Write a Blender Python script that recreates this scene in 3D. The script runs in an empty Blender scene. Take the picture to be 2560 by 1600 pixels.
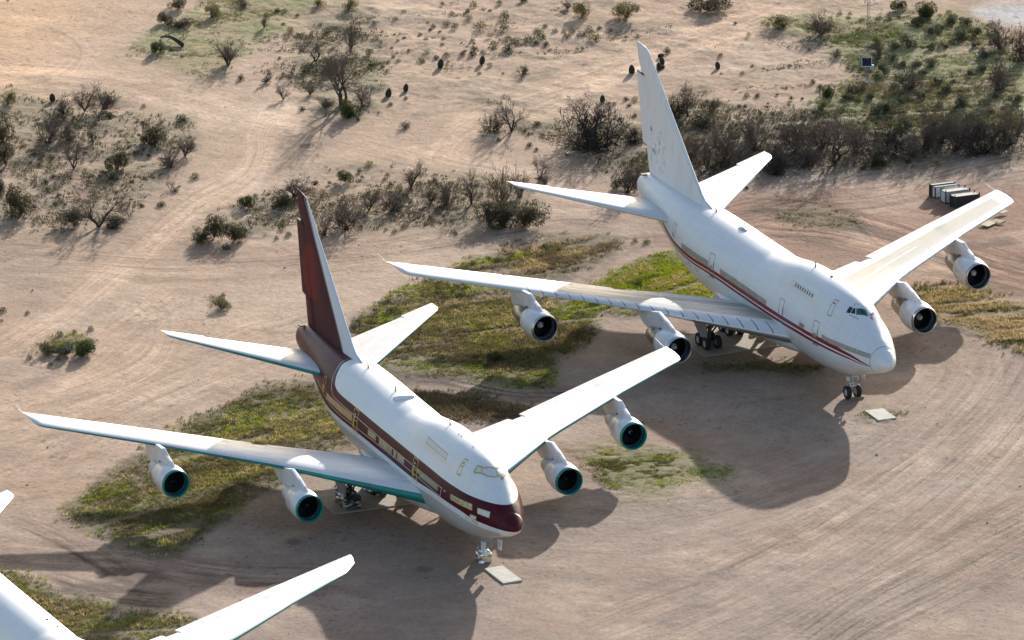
import bpy, math, random
import numpy as np
from mathutils import Vector, Matrix
rng = np.random.default_rng(7)
random.seed(7)
SC = bpy.context.scene
COL = SC.collection
PI = math.pi

# ------------------------------------------------------------------ survey
# world frame: origin under the nose of the far jet, X runs aft along it, Y to its right wing, Z up (metres)
CAM_F, CAM_W = 49352.566, 2560.0
CAM_C = np.array([-1501.93899, 687.81053, 512.17208])
CAM_R = np.array([[-0.39624942, -0.91812059, 0.00640219], [-0.26991063, 0.10981954, -0.95660228], [0.87757316, -0.38078112, -0.29132643]])
def _orth(R):
    r = R[0] / np.linalg.norm(R[0]); f = R[2] - r * (r @ R[2]); f /= np.linalg.norm(f)
    return np.array([r, np.cross(f, r), f])
CAM_R = _orth(CAM_R)
def at(px, py, z=0.0):
    """ground point surveyed at a pixel of the 2560 wide photograph"""
    v = CAM_R.T @ np.array([(px - 1280) / CAM_F, (py - 800) / CAM_F, 1.0])
    t = (z - CAM_C[2]) / v[2]
    return CAM_C + t * v
SUN_EL, SUN_AZ = math.radians(15.7), math.radians(-38.0)     # direction towards the sun
# ------------------------------------------------------------------ object helpers
def tag(o, label=None, cat=None, group=None, kind=None):
    if label: o['label'] = label
    if cat: o['category'] = cat
    if group: o['group'] = group
    if kind: o['kind'] = kind
    return o
def empty(name, loc=(0, 0, 0), rz=0.0):
    o = bpy.data.objects.new(name, None); COL.objects.link(o)
    o.location = loc; o.rotation_euler = (0, 0, rz); o.empty_display_size = 0.2
    return o
def link(name, me, parent=None, loc=(0, 0, 0)):
    o = bpy.data.objects.new(name, me); COL.objects.link(o)
    o.parent = parent; o.location = loc
    return o
def copy_tree(o, parent=None):
    c = o.copy(); COL.objects.link(c)
    if parent is not None: c.parent = parent
    for ch in list(o.children): copy_tree(ch, c)
    return c
class MB:
    """collects faces for one mesh"""
    def __init__(s): s.v = []; s.f = []; s.mi = []; s.sm = []
    def add(s, v, f, mi=0, smooth=True):
        b = len(s.v); s.v += [tuple(map(float, p)) for p in v]
        for q in f:
            s.f.append(tuple(b + i for i in q)); s.mi.append(mi); s.sm.append(smooth)
        return s
    def box(s, c, d, mi=0, R=None):
        c = np.array(c, float); d = np.array(d, float) / 2
        P = np.array([(x, y, z) for x in (-1, 1) for y in (-1, 1) for z in (-1, 1)]) * d
        if R is not None: P = P @ np.array(R).T
        return s.add(P + c, [(0, 1, 3, 2), (4, 6, 7, 5), (0, 4, 5, 1), (2, 3, 7, 6), (0, 2, 6, 4), (1, 5, 7, 3)], mi, False)
    def tube(s, p, q, r0, r1=None, n=10, mi=0, cap=True):
        p = np.array(p, float); q = np.array(q, float); r1 = r0 if r1 is None else r1
        a = q - p; a /= max(np.linalg.norm(a), 1e-9)
        u = np.cross(a, (0, 0, 1.0)) if abs(a[2]) < .9 else np.cross(a, (1.0, 0, 0))
        u /= np.linalg.norm(u); w = np.cross(a, u)
        V = [p + r0 * (math.cos(t) * u + math.sin(t) * w) for t in np.linspace(0, 2 * PI, n, False)]
        V += [q + r1 * (math.cos(t) * u + math.sin(t) * w) for t in np.linspace(0, 2 * PI, n, False)]
        F = [(i, (i + 1) % n, n + (i + 1) % n, n + i) for i in range(n)]
        s.add(V, F, mi, True)
        if cap:
            s.add(V[:n], [tuple(range(n))[::-1]], mi, False); s.add(V[n:], [tuple(range(n))], mi, False)
        return s
    def lathe(s, prof, n=32, axis='x', c=(0, 0, 0), mi=0, smooth=True):
        """prof: list of (along, radius)"""
        V = []; F = []
        for (a, r) in prof:
            for t in np.linspace(0, 2 * PI, n, False):
                p = (a, r * math.cos(t), r * math.sin(t)) if axis == 'x' else ((r * math.sin(t), a, r * math.cos(t)) if axis == 'y' else (r * math.cos(t), r * math.sin(t), a))
                V.append((p[0] + c[0], p[1] + c[1], p[2] + c[2]))
        for i in range(len(prof) - 1):
            for k in range(n):
                F.append((i * n + k, i * n + (k + 1) % n, (i + 1) * n + (k + 1) % n, (i + 1) * n + k))
        return s.add(V, F, mi, smooth)
    def grid(s, P, mi=0, smooth=True, closed=False):
        """P: list of rows of points"""
        m, n = len(P), len(P[0]); V = [p for r in P for p in r]; F = []
        for i in range(m - 1):
            for k in range(n if closed else n - 1):
                F.append((i * n + k, i * n + (k + 1) % n, (i + 1) * n + (k + 1) % n, (i + 1) * n + k))
        return s.add(V, F, mi, smooth)
    def prism(s, poly, ax, a0, a1, mi=0):
        """poly of 2-D points extruded along axis ax from a0 to a1"""
        def mk(p, a):
            return {'x': (a, p[0], p[1]), 'y': (p[0], a, p[1]), 'z': (p[0], p[1], a)}[ax]
        n = len(poly); V = [mk(p, a0) for p in poly] + [mk(p, a1) for p in poly]
        F = [tuple(range(n)), tuple(range(n, 2 * n))[::-1]] + [(i, n + i, n + (i + 1) % n, (i + 1) % n) for i in range(n)]
        return s.add(V, F, mi, False)
    def mesh(s, name, mats):
        me = bpy.data.meshes.new(name); me.from_pydata(s.v, [], s.f)
        for m in (mats if isinstance(mats, (list, tuple)) else [mats]): me.materials.append(m)
        me.polygons.foreach_set('material_index', s.mi); me.polygons.foreach_set('use_smooth', s.sm)
        me.update(); return me
    def build(s, name, mats, parent=None, loc=(0, 0, 0)):
        return link(name, s.mesh(name, mats), parent, loc)
def fast_mesh(name, V, F, mats, mi=None, smooth=False, cols=None, cname='tint'):
    """numpy arrays: V (n,3), F (m,3 or 4); cols per face corner-less (per vertex) RGB"""
    me = bpy.data.meshes.new(name); k = F.shape[1]
    me.vertices.add(len(V)); me.vertices.foreach_set('co', np.ascontiguousarray(V, np.float32).ravel())
    me.loops.add(F.size); me.loops.foreach_set('vertex_index', np.ascontiguousarray(F, np.int32).ravel())
    me.polygons.add(len(F)); me.polygons.foreach_set('loop_start', np.arange(0, F.size, k, dtype=np.int32))
    me.polygons.foreach_set('loop_total', np.full(len(F), k, np.int32))
    if mi is not None: me.polygons.foreach_set('material_index', np.ascontiguousarray(mi, np.int32))
    me.polygons.foreach_set('use_smooth', np.full(len(F), smooth, bool))
    for m in (mats if isinstance(mats, (list, tuple)) else [mats]): me.materials.append(m)
    me.update(calc_edges=True)
    if cols is not None:
        a = me.attributes.new(cname, 'FLOAT_COLOR', 'POINT')
        c = np.ones((len(V), 4), np.float32); c[:, :3] = cols; a.data.foreach_set('color', c.ravel())
    return me
# ------------------------------------------------------------------ node helpers
class NT:
    def __init__(s, name):
        s.m = bpy.data.materials.new(name); s.m.use_nodes = True; s.t = s.m.node_tree; s.t.nodes.clear()
        s.out = s.t.nodes.new('ShaderNodeOutputMaterial'); s.b = s.t.nodes.new('ShaderNodeBsdfPrincipled')
        s.t.links.new(s.b.outputs[0], s.out.inputs[0])
    def n(s, ty, **kw):
        x = s.t.nodes.new(ty)
        for k, v in kw.items(): setattr(x, k, v)
        return x
    def lk(s, a, b): s.t.links.new(a, b)
    def put(s, sock, v):
        if isinstance(v, bpy.types.NodeSocket): s.lk(v, sock)
        elif sock.type == 'RGBA' and len(v) == 3: sock.default_value = (*v, 1)
        else: sock.default_value = v
    def math(s, op, a, b=0.0, c=0.0, clamp=False):
        x = s.n('ShaderNodeMath', operation=op, use_clamp=clamp)
        for i, v in enumerate((a, b, c)): s.put(x.inputs[i], v)
        return x.outputs[0]
    def mix(s, f, a, b, mode='MIX'):
        x = s.n('ShaderNodeMix', data_type='RGBA', blend_type=mode)
        s.put(x.inputs[0], f); s.put(x.inputs[6], a); s.put(x.inputs[7], b); return x.outputs[2]
    def noise(s, vec, scale, detail=4.0, rough=.55):
        x = s.n('ShaderNodeTexNoise'); x.inputs['Scale'].default_value = scale; x.inputs['Detail'].default_value = detail
        x.inputs['Roughness'].default_value = rough
        if vec is not None: s.lk(vec, x.inputs['Vector'])
        return x.outputs[0]
    def ramp(s, f, a, b):
        x = s.n('ShaderNodeMapRange', clamp=True); s.put(x.inputs[0], f); x.inputs[1].default_value = a; x.inputs[2].default_value = b
        return x.outputs[0]
    def obj(s): return s.n('ShaderNodeTexCoord').outputs['Object']
    def sep(s, v):
        x = s.n('ShaderNodeSeparateXYZ'); s.lk(v, x.inputs[0]); return x.outputs
    def scale(s, v, sc):
        x = s.n('ShaderNodeMapping'); s.lk(v, x.inputs[0]); x.inputs['Scale'].default_value = sc; return x.outputs[0]
    def attr(s, name, what='Color'):
        x = s.n('ShaderNodeAttribute'); x.attribute_name = name; return x.outputs[what]
    def curve(s, v, pts, lo, hi):
        """piecewise curve of a value between x range lo..hi of pts, returned in real units"""
        ys = [p[1] for p in pts]; y0, y1 = min(ys), max(ys) + 1e-6
        x = s.n('ShaderNodeFloatCurve'); cm = x.mapping; cu = cm.curves[0]
        q = [((p[0] - lo) / (hi - lo), (p[1] - y0) / (y1 - y0)) for p in pts]
        cu.points[0].location = q[0]; cu.points[1].location = q[-1]
        for p in q[1:-1]: cu.points.new(*p)
        cm.update()
        s.lk(s.ramp(v, lo, hi), x.inputs['Value'])
        return s.math('MULTIPLY_ADD', x.outputs[0], y1 - y0, y0)
    def set(s, **kw):
        al = dict(color='Base Color', rough='Roughness', metal='Metallic', coat='Coat Weight', spec='Specular IOR Level', normal='Normal', emit='Emission Color', trans='Transmission Weight', alpha='Alpha', coatr='Coat Roughness')
        for k, v in kw.items(): s.put(s.b.inputs[al[k]], v)
        return s
    def bump(s, h, strength=.3, dist=.05):
        x = s.n('ShaderNodeBump'); x.inputs['Strength'].default_value = strength; x.inputs['Distance'].default_value = dist
        s.lk(h, x.inputs['Height']); s.lk(x.outputs[0], s.b.inputs['Normal']); return s
    def band(s, v, a, b, soft=.004):
        """1 where a < v < b (a, b numbers or sockets)"""
        lo = s.math('GREATER_THAN', v, a); hi = s.math('LESS_THAN', v, b)
        return s.math('MULTIPLY', lo, hi)
    def any(s, *m):
        r = m[0]
        for x in m[1:]: r = s.math('MAXIMUM', r, x)
        return r
def simple(name, color, rough=.5, metal=0.0, var=.15, scale=1.5, coat=0.0, stretch=(1, 1, 1)):
    m = NT(name); v = m.scale(m.obj(), stretch); n = m.noise(v, scale, 5)
    k = m.ramp(n, .3, .75)
    m.set(color=m.mix(k, tuple(c * (1 - var) for c in color), tuple(min(c * (1 + var * .6), 1) for c in color)), rough=rough, metal=metal, coat=coat)
    return m.m
# ------------------------------------------------------------------ jet geometry (x aft of the nose, y right, z up)
FX = np.array([0, .06, .2, .5, 1.2, 2.2, 3.5, 5, 7, 9, 11, 24, 30, 34, 37, 40, 43, 46, 49, 51.5, 53, 53.7, 54.0, 54.12])
FW = np.array([0.03, 0.22, 0.41, 0.69, 1.08, 1.53, 2.05, 2.55, 2.98, 3.17, 3.25, 3.25, 3.25, 3.25, 3.16, 2.90, 2.50, 2.02, 1.55, 1.18, .92, .66, .36, .04])
FT = np.array([5.18, 5.38, 5.58, 5.86, 6.32, 6.86, 7.42, 7.93, 8.4, 8.66, 8.8, 8.85, 8.88, 8.92, 8.93, 8.9, 8.84, 8.74, 8.62, 8.5, 8.3, 7.95, 7.6, 7.2])
FB = np.array([5.14, 4.98, 4.83, 4.62, 4.28, 3.92, 3.46, 3.0, 2.5, 2.18, 2.04, 2.0, 2.0, 2.06, 2.3, 2.95, 3.78, 4.6, 5.3, 5.78, 6.1, 6.42, 6.75, 7.12])
FC = np.array([5.17, 5.17, 5.17, 5.17, 5.17, 5.17, 5.17, 5.18, 5.22, 5.25, 5.25, 5.25, 5.25, 5.3, 5.42, 5.75, 6.2, 6.6, 6.9, 7.1, 7.18, 7.18, 7.18, 7.16])
HX = np.array([2.6, 3.5, 4.5, 5.5, 6.5, 8, 10, 12, 15, 17, 19, 21, 23, 25])
HT = np.array([6.9, 7.5, 8.12, 8.72, 9.15, 9.55, 9.8, 9.9, 9.9, 9.82, 9.6, 9.28, 8.98, 8.6])
HR = np.array([1.2, 1.35, 1.55, 1.78, 1.98, 2.2, 2.32, 2.35, 2.35, 2.35, 2.42, 2.5, 2.6, 2.6])
def pchip(X, Y, x):
    h = np.diff(X); d = np.diff(Y) / h; m = np.zeros(len(X))
    for i in range(1, len(X) - 1):
        if d[i - 1] * d[i] > 0:
            w1, w2 = 2 * h[i] + h[i - 1], h[i] + 2 * h[i - 1]
            m[i] = (w1 + w2) / (w1 / d[i - 1] + w2 / d[i])
    m[0], m[-1] = d[0], d[-1]
    i = int(np.clip(np.searchsorted(X, x) - 1, 0, len(X) - 2)); t = (x - X[i]) / h[i]
    return ((1 + 2 * t) * (1 - t) ** 2 * Y[i] + t * (1 - t) ** 2 * h[i] * m[i] + t * t * (3 - 2 * t) * Y[i + 1] + t * t * (t - 1) * h[i] * m[i + 1])
def fus_section(x, phi):
    """points (y, z) of the skin at station x for angles phi (0 = right, 90 deg = up)"""
    w, zt, zb, zc = (pchip(FX, A, x) for A in (FW, FT, FB, FC))
    s, c = np.sin(phi), np.cos(phi)
    hz = np.where(s >= 0, zt - zc, zc - zb)
    n = 2.06
    r = (np.abs(c / w) ** n + np.abs(s / hz) ** n) ** (-1 / n)
    if HX[0] < x < HX[-1]:
        ht, hr = pchip(HX, HT, x), pchip(HX, HR, x)
        dz = ht - hr - zc; disc = hr * hr - (dz * c) ** 2
        rh = np.where(disc > 0, dz * s + np.sqrt(np.maximum(disc, 0)), 0)
        fade = min(1, (x - HX[0]) / .8, (HX[-1] - x) / 1.5)
        k = .16 * fade + .02
        r = np.where(rh > .1, (r + rh + np.sqrt((r - rh) ** 2 + k * k) - k * .55) / 2, r) if fade > 0 else r
    return r * c, zc + r * s
_PH = np.linspace(-PI / 2, PI / 2, 181)
def skin(x, z, side=1, off=0.0):
    """point of the skin at station x and height z, pushed out by off"""
    y, zz = fus_section(x, _PH); z = min(max(z, zz[0] + .01), zz[-1] - .01)
    yy = np.interp(z, zz, y)
    if off:
        e = .06
        y2 = np.interp(z + e, zz, y); t1 = np.array([0, y2 - yy, e])
        yb, zb = fus_section(x + e, _PH); t2 = np.array([e, np.interp(z, zb, yb) - yy, 0])
        n = np.cross(t2, t1); n /= np.linalg.norm(n); n = n if n[1] > 0 else -n
        return np.array([x + n[0] * off, side * (yy + n[1] * off), z + n[2] * off])
    return np.array([x, side * yy, z])
def crown(x, y):
    """height of the roof at station x, offset y"""
    yy, zz = fus_section(x, np.linspace(PI / 2, 0.1, 120)); return float(np.interp(abs(y), yy, zz))
def patch(mb, q, side=1, off=.012, mi=0, res=.45):
    """skin-hugging quad: q = 4 corners (x, z) in order; given a thin edge so that it is a solid sheet"""
    q = [np.array(p, float) for p in q]
    nu = max(1, int(np.ceil(max(np.linalg.norm(q[1] - q[0]), np.linalg.norm(q[2] - q[3])) / res)))
    nv = max(1, int(np.ceil(max(np.linalg.norm(q[3] - q[0]), np.linalg.norm(q[2] - q[1])) / res)))
    P = []
    for i in range(nu + 1):
        a = i / nu; row = []
        for k in range(nv + 1):
            b = k / nv
            p = (1 - a) * (1 - b) * q[0] + a * (1 - b) * q[1] + a * b * q[2] + (1 - a) * b * q[3]
            row.append(skin(p[0], p[1], side, off))
        P.append(row)
    mb.grid(P, mi)
    ring = [P[i][0] for i in range(nu + 1)] + [P[nu][k] for k in range(1, nv + 1)] + [P[i][nv] for i in range(nu - 1, -1, -1)] + [P[0][k] for k in range(nv - 1, 0, -1)]
    low = [p - np.array([0, side * off * 1.6, 0]) for p in ring]; n = len(ring)
    mb.add(ring + low, [(i, (i + 1) % n, n + (i + 1) % n, n + i) for i in range(n)], mi, False)
def outline(mb, q, w, side=1, off=.016, mi=0):
    """frame of width w round the quad q"""
    q = [np.array(p, float) for p in q]
    for i in range(4):
        a, b = q[i], q[(i + 1) % 4]; d = (b - a) / np.linalg.norm(b - a); n = np.array([-d[1], d[0]]) * w / 2
        a2, b2 = a - d * w / 2, b + d * w / 2
        patch(mb, [a2 - n, b2 - n, b2 + n, a2 + n], side, off + .002 * (i % 2), mi, .6)
def fuselage_mb(x0, x1, n=120):
    ph = np.linspace(0, 2 * PI, 97)[:-1]
    xs = np.unique(np.concatenate([np.linspace(x0, x1, n), [x for x in FX if x0 <= x <= x1], [x for x in (.02, .1, .15, .3, .4, .7, .9, 53.85, 54.07) if x0 <= x <= x1]]))
    mb = MB(); P = []
    for x in xs:
        y, z = fus_section(x, ph); P.append([(x, a, b) for a, b in zip(y, z)])
    mb.grid(P, 0, True, True)
    return mb, P
# planform
LE = lambda y: float(np.interp(y, [2.4, 3.4, 7.6, 12.75, 22.1, 29.3, 29.65, 29.8], [14.3, 15.55, 20.05, 25.5, 32.95, 38.15, 38.6, 39.3]))
TE = lambda y: float(np.interp(y, [2.4, 3.5, 11.3, 12.5, 21.3, 29.8], [28.9, 29.4, 32.55, 33.05, 38.0, 42.62]))
ZW = lambda y: 3.80 + (y - 3.4) * .092
THK = lambda y: float(np.interp(y, [2.4, 8, 13, 30], [.135, .105, .088, .08]))
_CS = np.concatenate([[0, .004, .012, .025, .05, .085, .13], np.linspace(.19, 1.0, 14)])
def foil(c):
    t = 5 * (.2969 * np.sqrt(c) - .126 * c - .3516 * c ** 2 + .2843 * c ** 3 - .1036 * c ** 4)
    return t
def wing_rows(ys, xle, xte, z, thk, cend=lambda y: 1.0, tip=None, twist=lambda y: 0.0, cam=.012):
    """closed aerofoil sections; returns rows of points and (signed chord, span) for each point"""
    R, A = [], []
    for y in ys:
        a, b = xle(y), xte(y); ch = b - a; ce = cend(y); row = []; at_ = []
        cs = _CS * ce
        for sgn, seq in ((1, cs[::-1]), (-1, cs[1:])):
            for c in seq:
                zz = z(y) + ch * (sgn * foil(c) * thk(y) + cam * 4 * c * (1 - c)) - (c - .25) * ch * math.tan(twist(y))
                row.append((a + c * ch, y, zz)); at_.append((sgn * c, y))
        R.append(row); A.append(at_)
    return R, A
def lofted(name, R, A, mats, parent, side, cap=True):
    n = len(R[0]); V = np.array([p for r in R for p in r], float); V[:, 1] *= side
    F = []
    for i in range(len(R) - 1):
        for k in range(n):
            q = (i * n + k, i * n + (k + 1) % n, (i + 1) * n + (k + 1) % n, (i + 1) * n + k)
            F.append(q if side > 0 else q[::-1])
    me = bpy.data.meshes.new(name)
    caps = []
    if cap:
        h = (n + 1) // 2
        for base in (0, (len(R) - 1) * n):
            for k in range(h - 1):
                j = (n - k) % n if k else 0
                a, b = base + k, base + k + 1; c, d = base + (n - k - 1) % n, base + (n - k) % n
                f = [a, b, c, d] if k else [a, b, c]
                f = list(dict.fromkeys(f))
                if len(f) > 2: caps.append(tuple(f))
    me.from_pydata(V.tolist(), [], F + caps)
    me.polygons.foreach_set('use_smooth', [True] * len(F) + [False] * len(caps))
    for m in (mats if isinstance(mats, (list, tuple)) else [mats]): me.materials.append(m)
    at_ = me.attributes.new('span', 'FLOAT_VECTOR', 'POINT')
    arr = np.array([(c, y, 0) for r in A for (c, y) in r], np.float32); at_.data.foreach_set('vector', arr.ravel())
    me.update(); me.set_sharp_from_angle(angle=math.radians(38))
    return link(name, me, parent)
TW = lambda y: float(np.interp(y, [3, 30], [.026, -.012]))
def make_jet(name, label, loc, rz, M, style, plug=0.0, ws=1.0):
    global FX
    FX0 = FX; FX = np.where(FX > 28, FX + plug, FX); X9 = plug
    root = empty(name, loc, rz); tag(root, label, 'airplane', 'jumbo jets parked on the desert strip')
    # fuselage ---------------------------------------------------------
    mb, P = fuselage_mb(1.55, 54.12 + plug)
    # belly fairing between the wings
    Q = []
    for x in np.linspace(12.6, 35.0, 44):
        u = (x - 12.6) / 22.4; k = max(0.0, math.sin(PI * u)) ** .55
        row = []
        for t in np.linspace(0, 2 * PI, 41)[:-1]:
            e = 2.5; c, s = math.cos(t), math.sin(t); r = (abs(c) ** e + abs(s) ** e) ** (-1 / e)
            row.append((x, r * c * (1.2 + 2.42 * k), 3.25 + r * s * (.5 + (1.05 if s < 0 else .6) * k)))
        Q.append(row)
    mb.grid(Q, 0, True, True)
    fus = mb.build('fuselage', M['fus'], root)
    mb, P = fuselage_mb(0, 1.56, 14)
    mb.build('radome', M['radome'], root)
    if style == 'white':
        rs = MB(); y, z = fus_section(1.555, np.linspace(0, 2 * PI, 65)[:-1]); zc = 5.12
        y2, z2 = fus_section(1.6, np.linspace(0, 2 * PI, 65)[:-1])
        rs.grid([[(1.545, a * 1.006, zc + (b - zc) * 1.006) for a, b in zip(y, z)], [(1.575, a * 1.008, zc + (b - zc) * 1.008) for a, b in zip(y2, z2)]], 0, True, True)
        rs.build('radome_seam', M['seam'], fus)
    # wings ------------------------------------------------------------
    for side in (1, -1):
        def cend(y):
            full = TE(y) - LE(y)
            if y < 11.3: return 1 - 2.3 / full
            if y < 12.5: return 1 - 1.05 / full
            if y < 20.9: return 1 - 1.55 / full
            return 1.0
        ys = [2.4, 3.4, 4.5, 6, 7.6, 9.5, 11.29, 11.31, 12.49, 12.51, 14, 16, 18, 20, 20.89, 20.91, 22.1, 24, 26, 28, 29.3, 29.5, 29.65, 29.8]
        LEX = (lambda y: LE(y) + max(0, y - 16) * .085 + max(0, y - 28.9) * 2.2) if plug else LE
        R, A = wing_rows(ys, LEX, TE, ZW, lambda y: THK(y) * float(np.interp(y, [29.55, 29.8], [1, .45])), cend, twist=TW)
        w = lofted('wing', R, A, M['wing'], root, side * ws)
        for (ya, yb, d, dz) in ((3.2, 11.28, 2.75, .05), (12.52, 20.88, 2.0, .03)):
            yy = np.linspace(ya, yb, 5)
            fl = [(lambda y, d=d: TE(y) - d), TE]
            zf = lambda y, d=d, dz=dz: ZW(y) - math.tan(TW(y)) * (TE(y) - LE(y)) * (.75 - d / (TE(y) - LE(y)) * .8) + .10 - dz
            Rf, Af = wing_rows(yy, fl[0], fl[1], zf, lambda y: .14, twist=lambda y: .05)
            Af = [[(.80 if c > 0 else -.8, y) for c, y in r] for r in Af]
            lofted('flap', Rf, Af, M['wing'], w, side * ws)
        # pitot style static boom at the tip trailing edge
        b = MB(); p = (42.5, 29.72 * side * ws, 6.1)
        b.tube(p, (p[0] + .9, p[1] - .02 * side, p[2] + .05), .05, .03); b.tube((p[0] + .9, p[1] - .02 * side, p[2] + .05), (p[0] + 2.5, p[1] - .05 * side, p[2] + .22), .022, .012)
        b.build('discharge_mast', M['paint'], w) if style != 'tail_only' else None
        tl = MB(); tl.lathe([(0, .02), (.1, .09), (.5, .11), (.8, .02)], 10, 'x', (38.6, 29.3 * side * ws, 6.12)); tl.build('tip_light', M['dark'], w) if not plug else None
        # stabiliser
        sle = lambda y: float(np.interp(y, [.6, 2.4, 12.35, 12.6], [40.6, 42.5, 53.15, 53.75])) + X9; ste = lambda y: float(np.interp(y, [.6, 3.0, 12.6], [50.4, 51.4, 55.4])) + X9
        sz = lambda y: 6.93 + (y - 2.4) * .132
        sc_ = lambda y: 1 - (.9 / (ste(y) - sle(y)) if y < 9.2 else 0)
        R, A = wing_rows([.6, 2.4, 5, 7.5, 9.19, 9.21, 11, 12.35, 12.5, 12.6], sle, ste, sz, lambda y: .095 * float(np.interp(y, [12.4, 12.6], [1, .4])), sc_, cam=0)
        st = lofted('stabiliser', R, A, M['stab'], root, side * (.84 if plug else 1))
        R, A = wing_rows([1.2, 5, 9.15], lambda y: ste(y) - 1.6, lambda y: ste(y) - (.3 if y < 9 else .35), lambda y: sz(y) - .0, lambda y: .12, cam=0)
        A = [[(.8 if c > 0 else -.8, y) for c, y in r] for r in A]
        lofted('elevator', R, A, M['stab'], st, side * (.84 if plug else 1))
    # fin --------------------------------------------------------------
    fx = lambda z: float(np.interp(z, [8.2, 8.6, 8.97, 9.25, 9.8, 10.45, 19.6, 19.85, 20.0], [36.9, 37.5, 38.45, 39.9, 41.0, 41.75, 52.75, 53.3, 54.6])) + X9
    ft = lambda z: float(np.interp(z, [8.2, 8.57, 11.0, 17.35, 20.0], [52.3, 52.46, 53.15, 54.7, 55.62])) + X9
    zs = [8.0, 8.6, 8.97, 9.25, 9.8, 10.45, 12, 14, 16, 17.3, 18.5, 19.6, 19.85, 20.0]
    def rows(zl, xa, xb, th):
        R, A = [], []
        for z in zl:
            a, b = xa(z), xb(z); row = []; aa = []
            for sgn, seq in ((1, _CS[::-1]), (-1, _CS[1:])):
                for c in seq:
                    row.append((a + c * (b - a), sgn * foil(c) * th(z), z)); aa.append((c, z))
            R.append(row); A.append(aa)
        return R, A
    R, A = rows(zs, fx, lambda z: ft(z) - (.35 if 8.9 < z < 17.31 else 0), lambda z: float(np.interp(z, [8, 9.8, 19.6, 20], [.92, .76, .30, .06])))
    fin = lofted('tail_fin', R, A, M['fin'], root, 1)
    for (za, zb, ext) in ((8.75, 10.98, (0.0, 0.0)), (11.02, 17.2, (.78, .78))):
        R, A = rows([za, (za + zb) / 2, zb], lambda z: ft(z) - 2.6, lambda z: ft(z) + ext[0], lambda z: float(np.interp(z, [8, 17.2], [.42, .25])))
        A = [[(.9, z) for c, z in r] for r in A]
        lofted('rudder', R, A, M['fin'], fin, 1)
    g = MB(); g.prism([(53.6 + X9, 17.25), (55.3 + X9, 17.29), (54.9 + X9, 17.40), (53.75 + X9, 17.34)], 'y', -.14, .14); g.build('rudder_gap', M['dark'], fin)
    g = MB(); g.box((52.3 + X9, .62, 8.42), (.5, .5, .1), 0); g.build('fin_root_gap', M['dark'], fin)
    # engines and pylons ------------------------------------------------
    if style != 'tail_only':
        for side in (1, -1):
            for (x0, y0, z0) in ((27.25, 21.05, 3.36), (18.7, 11.9, 2.72)):
                y = y0 * side; inner = y0 < 15
                yle = LE(y0); zle = ZW(y0)
                top = [(x0 + .55, z0 + 1.24), (x0 + 1.5, z0 + 1.62)]
                if inner: body = [(x0 + 2.6, z0 + 1.93), (x0 + 4.5, z0 + 2.3), (yle - .1, zle + .12), (yle + 1.2, zle + .2), (yle + 4.0, zle - .1), (yle + 3.4, zle - .55), (x0 + 7.9, z0 + .55), (x0 + 6.6, z0 + .25)]
                else: body = [(x0 + 2.45, z0 + 1.85), (x0 + 3.4, z0 + 2.25), (yle - .1, zle + .10), (yle + 1.0, zle + .16), (yle + 3.6, zle - .1), (yle + 3.0, zle - .45), (x0 + 7.2, z0 + .45), (x0 + 6.4, z0 + .2)]
                low = [(x0 + 5.4, z0 + .45), (x0 + 4.04, z0 + .6), (x0 + 4.0, z0 + .95), (x0 + 2.6, z0 + 1.1), (x0 + .6, z0 + 1.1)]
                poly = top + body + low
                py = MB()
                # slab with a rounded nose: three nested outlines
                n = len(poly)
                cx, cz = sum(p[0] for p in poly) / n, sum(p[1] for p in poly) / n
                def ring(k, yy): return [(cx + (p[0] - cx) * k, yy, cz + (p[1] - cz) * k) for p in poly]
                rr = [ring(.965, y - .19), ring(.99, y - .16), ring(1, y - .07), ring(1, y + .07), ring(.99, y + .16), ring(.965, y + .19)]
                py.grid(rr, 0, False, True); py.add(rr[0], [tuple(range(n))], 0, False); py.add(rr[-1], [tuple(range(n))[::-1]], 0, False)
                pyl = py.build('pylon', M['pylon'], root)
                v = MB(); v.prism([(x0 + 2.65, z0 + 1.02), (x0 + 3.98, z0 + 1.04), (x0 + 3.98, z0 + .62), (x0 + 2.7, z0 + .62)], 'y', y - .195, y + .195); v.build('pylon_vent', M['dark'], pyl)
                e = MB(); c = (x0, y, z0)
                if style == 'white':
                    e.lathe([(.22, 1.255), (.6, 1.32), (1.3, 1.37), (2.0, 1.35), (2.6, 1.28), (3.05, 1.18), (3.05, 1.12), (2.5, 1.1)], 48, 'x', c)
                else:
                    e.lathe([(.22, 1.25), (.6, 1.30), (1.3, 1.33), (1.9, 1.31), (1.92, 1.27), (2.8, 1.22), (3.6, 1.02), (3.62, .98), (3.2, .95)], 48, 'x', c)
                eng = e.build('engine', M['cowl'], root)
                l = MB(); l.lathe([(.235, 1.258), (.08, 1.235), (0, 1.19), (-.03, 1.16), (0, 1.12), (.12, 1.09), (.35, 1.075)], 48, 'x', c); l.build('inlet_lip', M['lip'], eng)
                l = MB(); l.lathe([(.35, 1.075), (.8, 1.09), (1.32, 1.1)], 48, 'x', c); l.lathe([(.78, 1.088), (.78, 1.07), (.83, 1.07), (.83, 1.09)], 48, 'x', c, 1); l.build('inlet_duct', [M['duct'], M['ring']], eng)
                fb = MB(); fb.lathe([(1.35, 1.1), (1.36, .1)], 40, 'x', c)
                for k in range(38):
                    a = 2 * PI * k / 38; ca, sa = math.cos(a), math.sin(a); ta = np.array([0, -sa, ca]); ra = np.array([0, ca, sa]); o = np.array(c)
                    i0 = o + ra * .3; i1 = o + ra * 1.08
                    fb.add([i0 + np.array([1.12, 0, 0]) - ta * .02, i0 + np.array([1.3, 0, 0]) + ta * .03, i1 + np.array([1.28, 0, 0]) + ta * .10, i1 + np.array([1.16, 0, 0]) - ta * .06], [(0, 1, 2, 3)], 0, False)
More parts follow.
